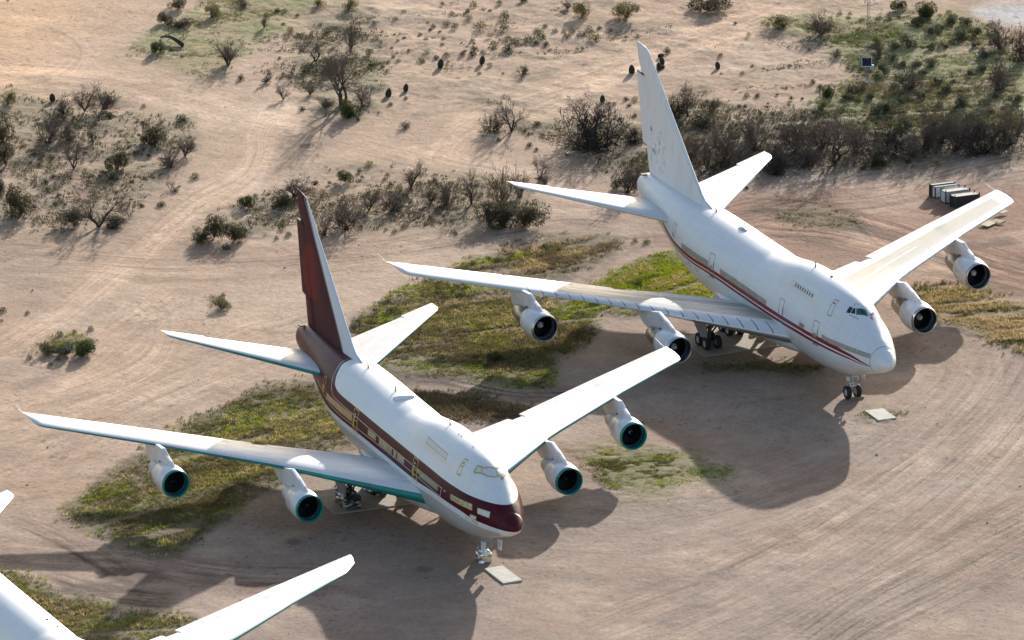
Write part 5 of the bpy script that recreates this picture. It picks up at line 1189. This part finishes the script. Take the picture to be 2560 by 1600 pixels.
# ------------------------------------------------------------------ dark ribbed cactus stumps
cm = NT('cactus_skin'); cv = cm.noise(cm.obj(), 6.0, 4); cm.set(color=cm.mix(cm.ramp(cv, .3, .7), (.018, .016, .013), (.055, .042, .030)), rough=.85)
def cactus_mesh(seed):
    g = np.random.default_rng(seed); mb = MB(); P = []
    for v in np.linspace(0, 1, 16):
        r = .27 * (math.sin(PI * min(1, v * .92 + .14)) ** .55 if v < .99 else .05); row = []
        for k in range(44): t = 2 * PI * k / 44; q = r * (1 + .09 * math.cos(t * 11)); row.append((q * math.cos(t), q * math.sin(t), v * 1.0))
        P.append(row)
    mb.grid(P, 0, True, True); mb.add(P[-1], [tuple(range(44))], 0, False)
    for _ in range(160):
        v = g.uniform(.05, .98); t = 2 * PI * round(g.uniform(0, 11)) / 11; r = .29 * math.sin(PI * min(1, v * .92 + .14)) ** .55; a = np.array((r * math.cos(t), r * math.sin(t), v)); b = a + np.array((math.cos(t) * .06, math.sin(t) * .06, g.uniform(-.03, .05))); s_ = np.array((-math.sin(t), math.cos(t), 0)) * .008; mb.add([a - s_, a + s_, b], [(0, 1, 2)], 0, False)
    return mb.mesh('barrel_cactus', cm.m)
CM = [cactus_mesh(1), cactus_mesh(2)]
for i, (z, x, y, h, lie, lab) in enumerate([(2, 675, 455, 66, 0, 'dark barrel cactus on sand, left one of the pair left of the white fin'), (2, 955, 430, 60, 0, 'dark barrel cactus on sand, right one of the pair left of the white fin'), (2, 322, 655, 66, 0, 'dark barrel cactus nearest to the biggest leafless tree'), (2, 442, 615, 56, 0, 'smaller barrel cactus behind the one nearest the biggest leafless tree'), (2, 1770, 692, 56, 0, 'lone barrel cactus above the huge black thicket'), (2, 1970, 500, 68, 0, 'leaning barrel cactus just left of the notch in the white fin'), (2, 2150, 392, 50, 1, 'toppled barrel cactus lying right of the white fin tip'), (2, 2177, 436, 56, 0, 'upright barrel cactus in the middle of the cluster right of the white fin'), (2, 2158, 470, 56, 0, 'barrel cactus at the front of the cluster right of the white fin'), (2, 2190, 458, 36, 1, 'small fallen cactus stub on the right of the cluster by the white fin'), (3, 364, 460, 54, 0, 'barrel cactus alone on sand left of the solar mast'), (1, 355, 680, 62, 0, 'dark barrel cactus stump at the top of the left island')]):
    px, py, k = spot(z, x, y); p = at(px, py); o = link('barrel_cactus', CM[i % 2]); s = h * k / 27.2 * 1.05
    o.location = (p[0], p[1], -.03 if not lie else .22 * s); o.scale = (s * 1.05, s * 1.05, s)
    o.rotation_euler = (0, 0, i) if lie == 0 else (1.5, 0, .6 + i); 
    if not lie: o.rotation_euler = (0.10 + .03 * (i % 3), -.12, .4 * i)
    tag(o, lab, 'cactus', 'dark barrel cacti on the sand')
# ------------------------------------------------------------------ solar powered lattice mast
steel = simple('galvanised_steel', (.25, .25, .24), .6, .2); pnl = simple('solar_cells', (.012, .017, .035), .15); wht = simple('white_box', (.72, .74, .74), .4); stone = simple('white_stones', (.62, .60, .56), .8)
b0 = at(*spot(3, 1368, 548)[:2]); mast = empty('lattice_mast', (b0[0], b0[1], 0)); tag(mast, 'thin grey lattice mast with a solar panel on its pole at upper right', 'mast')
mb = MB(); TOP = 9.2; C3 = [(.22 * math.cos(a), .22 * math.sin(a)) for a in (0.3, 2.39, 4.49)]
for (a, b) in C3: mb.tube((a, b, 0), (a * .6, b * .6, TOP), .019, .014, 6)
for k in range(24):
    z0, z1 = k * TOP / 24, (k + 1) * TOP / 24
    for q in range(3):
        (a, b), (c, d) = C3[q], C3[(q + 1) % 3]; f0, f1 = 1 - .4 * z0 / TOP, 1 - .4 * z1 / TOP; mb.tube((a * f0, b * f0, z0), (c * f1, d * f1, z1), .008, n=4); mb.tube((a * f1, b * f1, z1), (c * f1, d * f1, z1), .008, n=4)
mb.build('tower', steel, mast)
u = np.array([_r[0], _r[1], 0]); fw = np.array([_f[0], _f[1], 0]); c0 = -fw * .35 - u * .1
def slab(mb, c, a, b, n, mi=0):
    V = [c + sa * a + sb * b + sn * n for sn in (0, 1) for (sa, sb) in ((-1, -1), (1, -1), (1, 1), (-1, 1))]
    mb.add(V, [(0, 1, 2, 3), (7, 6, 5, 4), (0, 4, 5, 1), (1, 5, 6, 2), (2, 6, 7, 3), (3, 7, 4, 0)], mi, False)
up_ = np.array([0, 0, 1.0]); pb = fw * .45 + up_ * .30
mb = MB(); slab(mb, c0 + up_ * 1.95, u * .46, pb, np.cross(u, pb) / .54 * .05); pan = mb.build('solar_panel', pnl, mast)
mb = MB()
for sg in (-1, 1): slab(mb, c0 + up_ * 1.955 + u * .46 * sg, u * .025, pb * 1.05, np.cross(u, pb) / .54 * .065); slab(mb, c0 + up_ * 1.955 + pb * sg, u * .48, pb * .05, np.cross(u, pb) / .54 * .063)
mb.build('panel_frame', wht, pan)
mb = MB(); mb.tube(c0 * .3, c0 * .9 + up_ * 1.9, .05); mb.build('pole', steel, mast)
mb = MB(); mb.box(c0 + u * .5 + up_ * 1.5, (.3, .3, .42)); mb.build('control_box', simple('pale_green_box', (.45, .58, .52), .5), mast)
mb = MB()
for k in range(3): a = 2.1 * k; mb.tube((0, 0, 8.2), (.9 * math.cos(a), .9 * math.sin(a), 7.5), .02, n=5); mb.tube((.9 * math.cos(a), .9 * math.sin(a), 7.5), (.9 * math.cos(a + 2.1), .9 * math.sin(a + 2.1), 7.5), .02, n=5)
mb.build('guy_frame', steel, mast)
mb = MB()
for k in range(26): a = k * 2.4; r = .62 * math.sqrt(k / 26); mb.lathe([(0, .17), (.10, .14), (.15, .01)], 7, 'z', (r * math.cos(a), r * math.sin(a), 0))
mb.build('footing', stone, mast)
# ------------------------------------------------------------------ steel crates
rail = simple('rusty_frame', (.055, .042, .038), .7, var=.4, scale=4); lid = simple('dusty_lid', (.58, .52, .44), .85, var=.2, scale=3)
XL = at(2393, 474)[:2] - at(2334, 481.5)[:2]; XL = np.array([XL[0], XL[1], 0]); Ln = np.linalg.norm(XL); XU = XL / Ln
def crate(p0, p1, L, H, body, label, mark=None, posts=True):
    a, b = at(*p0), at(*p1); W = np.array([b[0] - a[0], b[1] - a[1], 0]); w = np.linalg.norm(W); WU = W / w
    o = empty('storage_crate', (a[0], a[1], 0)); tag(o, label, 'crate', 'storage crates behind the far wing')
    def bx(mb, x0, x1, y0, y1, z0, z1, mi=0):
        V = [XU * x + WU * y + up_ * z for z in (z0, z1) for (x, y) in ((x0, y0), (x1, y0), (x1, y1), (x0, y1))]
        mb.add(V, [(3, 2, 1, 0), (4, 5, 6, 7), (0, 1, 5, 4), (1, 2, 6, 5), (2, 3, 7, 6), (3, 0, 4, 7)], mi, False)
    m = MB(); bx(m, 0, L, .0, w - .0, .10, H - .04)
    n = 22
    for k in range(n): bx(m, L * (k + .25) / n, L * (k + .7) / n, w + .0, w + .025, .14, H - .1); bx(m, L * (k + .25) / n, L * (k + .7) / n, -.025, 0, .14, H - .1)
    for k in range(5): bx(m, -.025, 0, w * (k + .25) / 5, w * (k + .7) / 5, .14, H - .1)
    m.build('body', body, o)
    m = MB(); bx(m, .05, L - .05, .05, w - .05, H - .035, H + .004); m.build('lid', lid, o)
    m = MB()
    for y in (0, w):
        bx(m, -.03, L + .03, y - .035, y + .035, H - .05, H + .02); bx(m, -.03, L + .03, y - .035, y + .035, 0, .1)
    for x in (0, L): bx(m, x - .035, x + .035, 0, w, H - .05, H + .018); bx(m, x - .035, x + .035, 0, w, .005, .1)
    for x in (0, L):
        for y in (0, w): bx(m, x - .045, x + .045, y - .045, y + .045, 0, H + (.17 if posts else .03))
    m.build('frame', rail, o)
    if mark: m = MB(); bx(m, L * .2, L * .34, w + .026, w + .03, H - .38, H - .12); bx(m, L * .3, L * .38, w + .026, w + .031, H - .2, H - .1); m.build('green_mark', mark, o)
k5 = lambda x, y: (2280 + x * .1157, 430 + y * .1157)
blk = simple('dark_steel', (.035, .035, .042), .5, var=.3, scale=2); wpan = simple('white_panels', (.74, .78, .77), .5, var=.12, scale=2); gpan = simple('pale_grey_panels', (.62, .65, .67), .5, var=.15, scale=2); brn = simple('brown_steel', (.045, .038, .036), .7, var=.3, scale=3)
crate(k5(378, 515), k5(434, 541), Ln * .98, 1.12, brn, 'brown black steel crate furthest back in the row behind the far wing', None, False)
crate(k5(444, 546), k5(500, 572), Ln, 1.06, wpan, 'white sided crate with a green mark beside the brown black crate', simple('green_paint', (.02, .30, .17), .5), False)
crate(k5(622, 635), k5(725, 690), Ln * 1.02, 1.10, gpan, 'pale grey crate with corner posts between white and black crates')
crate(k5(822, 740), k5(925, 792), Ln * 1.03, 1.10, blk, 'black crate with a tan top half hidden by the far wing')
# ------------------------------------------------------------------ slabs, boards, chocks, scraps
conc = NT('concrete'); cv = conc.obj(); n1, n2 = conc.noise(cv, 1.1, 6), conc.noise(cv, 14, 3); conc.set(color=conc.mix(conc.ramp(n1, .3, .7), (.30, .255, .20), (.41, .355, .285)), rough=.9); conc.bump(n2, .3, .02)
pale = NT('pale_concrete'); cv = pale.obj(); n1 = pale.noise(cv, 1.4, 6); pale.set(color=pale.mix(pale.ramp(n1, .3, .7), (.46, .43, .36), (.60, .57, .49)), rough=.9)
def pslab(name, px, h, mat, label, cat, z0=.02, grp=None):
    P = [at(*q)[:2] for q in px]; c = np.mean(P, 0); mb = MB(); a = sum(P[i][0] * P[(i + 1) % len(P)][1] - P[(i + 1) % len(P)][0] * P[i][1] for i in range(len(P)))
    if a < 0: P = P[::-1]
    V0 = [(p[0] - c[0], p[1] - c[1]) for p in P]; n = len(P); ins = [(x * (1 - .03 / max(.3, math.hypot(x, y))), y * (1 - .03 / max(.3, math.hypot(x, y)))) for x, y in V0]
    rows = [[(x, y, -.15) for x, y in V0], [(x, y, h - .025) for x, y in V0], [(x, y, h) for x, y in ins]]
    mb.grid(rows, 0, False, True); mb.add(rows[-1], [tuple(range(n))], 0, False)
    o = mb.build(name, mat, None, (c[0], c[1], z0)); tag(o, label, cat, grp); return o
pslab('concrete_slab', [(2161, 1029), (2207.5, 1023), (2241.5, 1047), (2195.5, 1053.5)], .10, pale.m, 'pale square concrete slab in front of the white jet nose wheel', 'slab')
pslab('concrete_slab', [(1210.5, 1424), (1256, 1416.5), (1306, 1453), (1258, 1461)], .10, pale.m, 'pale square concrete slab in front of the foil wrapped nose wheel', 'slab')
pslab('parking_pad', [(1760.8, 893), (1700, 848), (1790, 820), (1990, 812), (2010, 853), (1948, 866)], .07, conc.m, 'concrete parking pad under the main wheels of the white jet', 'pad')
pslab('parking_pad', [(838, 1287), (772, 1236), (858, 1218), (1010, 1205), (1050, 1258)], .07, conc.m, 'concrete parking pad under the main wheels of the maroon tailed jet', 'pad')
wood = simple('weathered_wood', (.26, .20, .14), .85, var=.3, scale=3, stretch=(1, 4, 1))
def plank(p0, p1, w, h, label, name='wooden_beam', z=.0, tilt=0.0, mat=wood, cat='beam', grp=None):
    a, b = at(*p0), at(*p1); d = b - a; L = np.linalg.norm(d); mb = MB(); mb.box((0, 0, h / 2), (L, w, h)); o = mb.build(name, mat, None, ((a[0] + b[0]) / 2, (a[1] + b[1]) / 2, z)); o.rotation_euler = (0, tilt, math.atan2(d[1], d[0])); tag(o, label, cat, grp); bv = o.modifiers.new('edge', 'BEVEL'); bv.width = .015; return o
plank((2124, 999.5), (2159, 995.5), .22, .22, 'wooden chock beam lying in front of the white jet nose wheels', z=-.02)
brd = simple('plywood', (.40, .31, .17), .8, var=.25, scale=3)
plank(k5(1560, 1130), k5(1745, 1165), 1.6, .05, 'yellowish plywood sheet on the ground below the far wing tip', 'plywood_sheet', .12, .06, brd, 'board')
plank(k5(1800, 1120), k5(1920, 1085), 1.1, .05, 'short tilted plywood sheet right of the larger yellowish sheet', 'plywood_sheet', .16, -.1, brd, 'board')
plank(k5(1890, 900), k5(2020, 935), 1.0, .05, 'broken plywood sheet nearest to the far wing tip', 'plywood_sheet', .25, .08, brd, 'board')
plank(k5(1930, 1100), k5(2010, 1070), .12, .08, 'dark splintered plank sticking out beside the plywood sheets', 'broken_plank', .02, -.06, rail, 'plank')
for q, s, lab in (((1420, 384.5), .26, 'white scrap of sheet left of the huge black thicket foot'), ((1509, 376), .24, 'white scrap of sheet in front of the huge black thicket'), ((1022, 516), .22, 'white scrap by the brush right of the maroon fin')):
    g = np.random.default_rng(int(q[0])); p = at(*q); mb = MB(); R_ = [[(x * s + g.normal(0, .03), y * s * .7 + g.normal(0, .03), .06 + abs(g.normal(0, .07))) for x in np.linspace(-1, 1, 6)] for y in np.linspace(-1, 1, 4)]; mb.grid(R_, 0, False); mb.grid([[(x, y, z - .015) for x, y, z in r] for r in R_][::-1], 0, False); tag(mb.build('white_scrap', wht, None, (p[0], p[1], 0)), lab, 'scrap')
# fallen branch on the meadow
lg, lt = Sticks(), Sticks(); g = np.random.default_rng(5); A, B = at(*spot(1, 1080, 268)[:2]), at(*spot(1, 1228, 322)[:2]); pts = [A + (B - A) * t + np.array([0, 0, .22 + .45 * math.sin(PI * t) ** .8 * (1 - .5 * t)]) for t in np.linspace(0, 1, 9)]; cc = pts[4] * np.array([1, 1, 0])
for i in range(8): lg.add(pts[i] - cc, pts[i + 1] - cc, .10 + .02 * i, .12 + .02 * i)
for i in (1, 3, 5, 6, 7): grow(g, pts[i] - cc, (g.normal(0, 1), g.normal(0, 1), .5), 1.1, .05, 2, lt, lt, .7, 0, 0, 3, (2, 4), 9, .3, .012)
fb = empty('fallen_branch', tuple(cc)); tag(fb, 'grey fallen branch arching over the pale green meadow', 'branch'); link('trunk', lg.mesh('trunk', BARK, g), fb); link('twigs', lt.mesh('twigs', TWIG, g), fb)
# ------------------------------------------------------------------ grass: dense tufts nobody could count
SLABS = [[(2161, 1029), (2207.5, 1023), (2241.5, 1047), (2195.5, 1053.5)], [(1760.8, 893), (1700, 848), (1790, 820), (1990, 812), (2010, 853), (1948, 866)], [(838, 1287), (772, 1236), (858, 1218), (1010, 1205), (1050, 1258)]]
def tufts(name, seed, spec, label):
    """spec: list of (patch name, tufts, height, colour set, noise window)"""
    g = np.random.default_rng(seed); VV, CC = [], []
    for (pn, n, hgt, cols, lo, hi, sc_) in spec:
        P = np.array(GRASS[pn], float); x0, y0 = P.min(0) - 14; x1, y1 = P.max(0) + 14
        q = np.stack([g.uniform(x0, x1, n * 3), g.uniform(y0, y1, n * 3)], 1)
        W3 = np.array([at(a, b) for a, b in q]) if len(q) < 10 else _many(q)
        ra, fa = (W3[:, :2] - _o) @ _r, (W3[:, :2] - _o) @ _f; sl_ = {'near wing': .95, 'middle': .42, 'under jet': 1.0, 'middle north': .8}.get(pn, .3); sl_ /= 1; cs_ = 1 / math.hypot(1, sl_); al, ac = (ra + fa * sl_) * cs_, (fa - ra * sl_) * cs_
        stripe = fbm(al * .05, ac * .42, 5, 3); nz = fbm(W3[:, 0] * .22, W3[:, 1] * .22, 11) * .25 + fbm(W3[:, 0] * sc_, W3[:, 1] * sc_, 61 + seed, 3) * .40 + stripe * .35; bare = fbm(al * .045, ac * .75, 29, 2)
        sd_ = poly_sd(q[:, 0].astype(np.float32), q[:, 1].astype(np.float32), P) + (nz - .5) * 90
        k = (sd_ > -14) & (bare > .27) & (nz > lo) & (nz < hi) & (g.random(len(q)) < sstep(-14, 46, sd_) ** 1.3)
        for sl in SLABS: k &= poly_sd(q[:, 0].astype(np.float32), q[:, 1].astype(np.float32), sl) < -1
        W3 = W3[k][:n]; nz = nz[k][:n]; al = al[k][:n]; ac = ac[k][:n]; m = len(W3)
        if not m: continue
        cl = np.array(cols); t = (.5 * fbm(W3[:, 0] * .5, W3[:, 1] * .5, 5, 3) + .5 * fbm(al * .08, ac * .6, 15, 3)) * (len(cl) - .01) * 1.7 - .35 * len(cl); ci = np.clip(t + g.normal(0, .45, m), 0, len(cl) - 1).astype(int)
        nb = 6
        ang = g.uniform(0, 2 * PI, (m, nb)); ln = g.uniform(.15, .75, (m, nb)); hh = (hgt * g.uniform(.45, 1.15, (m, 1)) * (.6 + .8 * np.clip(nz[:, None], 0, 1))) * g.uniform(.6, 1.15, (m, nb)); wd = g.uniform(.022, .05, (m, nb))
        bx = W3[:, None, :] + np.stack([g.normal(0, .11, (m, nb)), g.normal(0, .11, (m, nb)), np.full((m, nb), .02)], 2)
        dx = np.stack([np.cos(ang), np.sin(ang), 0 * ang], 2); sx = np.stack([-np.sin(ang), np.cos(ang), 0 * ang], 2); tip = bx + dx * (ln * hh)[..., None]; tip[..., 2] += hh
        VV.append(np.stack([bx - sx * wd[..., None], bx + sx * wd[..., None], tip], 2).reshape(-1, 3)); c = cl[ci][:, None, :] * g.uniform(.7, 1.3, (m, nb))[..., None]; CC.append(np.repeat(c.reshape(-1, 3), 3, 0))
    V = np.concatenate(VV); C = np.concatenate(CC); F = np.arange(len(V)).reshape(-1, 3)
    tag(link(name, fast_mesh(name, V, F, LEAF, cols=C)), label, 'grass', kind='stuff')
def _many(q):
    v = np.stack([(q[:, 0] - 1280) / CAM_F, (q[:, 1] - 800) / CAM_F, np.ones(len(q))], 1) @ CAM_R; t = -CAM_C[2] / v[:, 2]; return CAM_C + t[:, None] * v
LIME = [(.20, .27, .022), (.29, .34, .028), (.40, .40, .045), (.13, .18, .025)]; OLV = [(.14, .14, .042), (.21, .19, .06), (.10, .11, .035), (.26, .22, .08)]; STRAW = [(.52, .39, .19), (.44, .325, .155), (.60, .46, .24), (.31, .235, .115)]; DUN = [(.23, .165, .095), (.16, .125, .065), (.28, .21, .12), (.13, .11, .055)]; BANK = [(.20, .22, .085), (.15, .17, .07), (.27, .27, .13), (.12, .135, .055), (.22, .27, .07)]; PALE = [(.30, .27, .125), (.24, .245, .10), (.36, .31, .16)]
tufts('green_grass', 1, [('near wing', 10000, .22, LIME + OLV, .46, 1, .09), ('middle', 10500, .22, LIME + LIME + OLV, .47, 1, .09), ('under jet', 8500, .25, LIME, .42, 1, .09), ('middle north', 3600, .26, LIME + OLV, .50, 1, .09), ('near wing', 6500, .30, OLV, 0, .52, .12), ('middle', 7000, .28, OLV, 0, .54, .12), ('corner', 3000, .26, OLV + LIME, .45, 1, .12), ('sparse', 6500, .13, OLV + LIME, .36, 1, .3), ('far right', 2600, .28, OLV, .52, 1, .12), ('islet', 500, .28, OLV + LIME, 0, 1, .2), ('islet 2', 160, .26, OLV, 0, 1, .2), ('by crates', 600, .16, OLV, .45, 1, .2), ('pad weeds', 260, .22, OLV, .35, 1, .5), ('wheel weeds', 700, .2, OLV, .42, 1, .4), ('behind near jet', 700, .25, LIME, .56, 1, .2)], 'yellow green grass tufts')
tufts('dry_grass', 2, [('near wing', 7500, .30, STRAW + DUN, 0, .53, .10), ('middle', 9500, .30, STRAW + DUN, 0, .53, .10), ('under jet', 4000, .34, STRAW, 0, .50, .10), ('middle north', 4600, .34, STRAW + DUN, 0, .54, .10), ('corner', 3000, .32, STRAW + DUN, 0, .52, .14), ('far right', 5000, .34, STRAW, 0, .60, .12), ('behind near jet', 4600, .34, DUN, 0, 1, .2)], 'straw coloured dry grass')
tufts('ground_cover', 3, [('meadow', 5000, .12, PALE, .38, 1, .2), ('green bank', 13000, .20, BANK, .36, 1, .16), ('green bank', 5000, .3, DUN, 0, .5, .16)], 'low pale green ground cover')
# scrub litter: dead stalks and seedlings between the bushes
GRASS.update({f'litter {i}': q for i, q in enumerate(SCRUB)}); GRASS['litter top'] = [(640, 60), (900, 0), (1500, 0), (1800, 0), (1500, 150), (1250, 190), (1000, 180), (800, 250), (640, 220)]; GRASS['litter right'] = [(1600, 180), (1900, 90), (2060, 80), (2050, 300), (1700, 300)]
LIT = [(.115, .095, .055), (.08, .078, .032), (.15, .12, .07), (.10, .10, .04)]
tufts('scrub_litter', 4, [('litter 0', 2600, .22, LIT, .47, 1, .3), ('litter 1', 2600, .22, LIT, .45, 1, .3), ('litter 2', 1100, .2, LIT, .48, 1, .3), ('litter 3', 1300, .2, LIT, .45, 1, .3), ('litter 4', 4600, .28, LIT, .40, 1, .3), ('litter top', 2200, .16, LIT, .54, 1, .35), ('litter right', 900, .14, LIT, .53, 1, .35)], 'dead stalks and seedlings')
# loose stones
g = np.random.default_rng(12); n = 5200; q = np.stack([g.uniform(-30, 2590, n), g.uniform(-20, 1620, n)], 1); W3 = _many(q); dn = fbm(W3[:, 0] * .08, W3[:, 1] * .08, 71); k = (g.random(n) < sstep(.42, .68, dn)) | ((q[:, 0] > 1650) & (q[:, 1] > 1150) & (g.random(n) < .3)); W3 = W3[k]; m = len(W3)
r = (g.pareto(3.5, m) * .03 + .025).clip(.02, .16)[:, None, None]; O = np.array([(1, 0, 0), (0, 1, 0), (-1, 0, 0), (0, -1, 0), (0, 0, .7), (0, 0, -.5)]) + 0; V = (W3[:, None, :] + r * (O[None] + g.normal(0, .22, (m, 6, 3)))); V[..., 2] += .02
F = (np.arange(m)[:, None, None] * 6 + np.array([(0, 1, 4), (1, 2, 4), (2, 3, 4), (3, 0, 4)])[None]).reshape(-1, 3); cs = np.array([(.20, .155, .125), (.13, .10, .085), (.28, .225, .18), (.17, .10, .075)])[g.integers(0, 4, m)]
gr = NT('stone'); gr.set(color=gr.attr('tint'), rough=.95); tag(link('gravel', fast_mesh('gravel', V.reshape(-1, 3), F, gr.m, cols=np.repeat(cs, 6, 0))), 'loose stones on the dirt', 'gravel', kind='stuff')
SUN_E, SKY_E, EXPO = 4.8, .13, .74
# ------------------------------------------------------------------ camera, sun, sky
cd = bpy.data.cameras.new('camera'); cam = bpy.data.objects.new('camera', cd); COL.objects.link(cam)
cd.sensor_width = 36.0; cd.lens = 36.0 * CAM_F / CAM_W; cd.clip_start = 10; cd.clip_end = 20000
Mx = Matrix.Identity(4)
for i in range(3):
    Mx[i][0] = CAM_R[0][i]; Mx[i][1] = -CAM_R[1][i]; Mx[i][2] = -CAM_R[2][i]; Mx[i][3] = CAM_C[i]
cam.matrix_world = Mx; SC.camera = cam
sd = bpy.data.lights.new('sun', 'SUN'); sun = bpy.data.objects.new('sun', sd); COL.objects.link(sun)
sd.energy = SUN_E; sd.angle = math.radians(.6); sd.color = (1.0, .95, .885)
sv = Vector((math.cos(SUN_EL) * math.cos(SUN_AZ), math.cos(SUN_EL) * math.sin(SUN_AZ), math.sin(SUN_EL)))
sun.rotation_euler = sv.to_track_quat('Z', 'Y').to_euler(); sun.location = (60, -60, 80)
W = bpy.data.worlds.new('World'); SC.world = W; W.use_nodes = True
nt = W.node_tree; nt.nodes.clear()
wo = nt.nodes.new('ShaderNodeOutputWorld'); bg = nt.nodes.new('ShaderNodeBackground'); sk = nt.nodes.new('ShaderNodeTexSky')
sk.sky_type = 'NISHITA'; sk.sun_disc = False; sk.sun_elevation = SUN_EL; sk.sun_rotation = math.atan2(sv.x, sv.y); sk.air_density = 1.0; sk.dust_density = 1.5
bg.inputs[1].default_value = SKY_E
nt.links.new(sk.outputs[0], bg.inputs[0]); nt.links.new(bg.outputs[0], wo.inputs[0])
SC.view_settings.view_transform = 'Standard'; SC.view_settings.look = 'None'; SC.view_settings.gamma = 1; SC.view_settings.use_curve_mapping = False
SC.view_settings.exposure = EXPO
SC.render.engine = 'CYCLES'
SC.cycles.max_bounces = 5; SC.cycles.diffuse_bounces = 2; SC.cycles.glossy_bounces = 2; SC.cycles.transmission_bounces = 2
SC.cycles.use_denoising = True
SC.cycles.denoiser = 'OPENIMAGEDENOISE'; SC.cycles.denoising_input_passes = 'RGB_ALBEDO_NORMAL'; SC.cycles.denoising_prefilter = 'ACCURATE'
SC.cycles.sample_clamp_indirect = 6.0; SC.cycles.caustics_reflective = False; SC.cycles.caustics_refractive = False
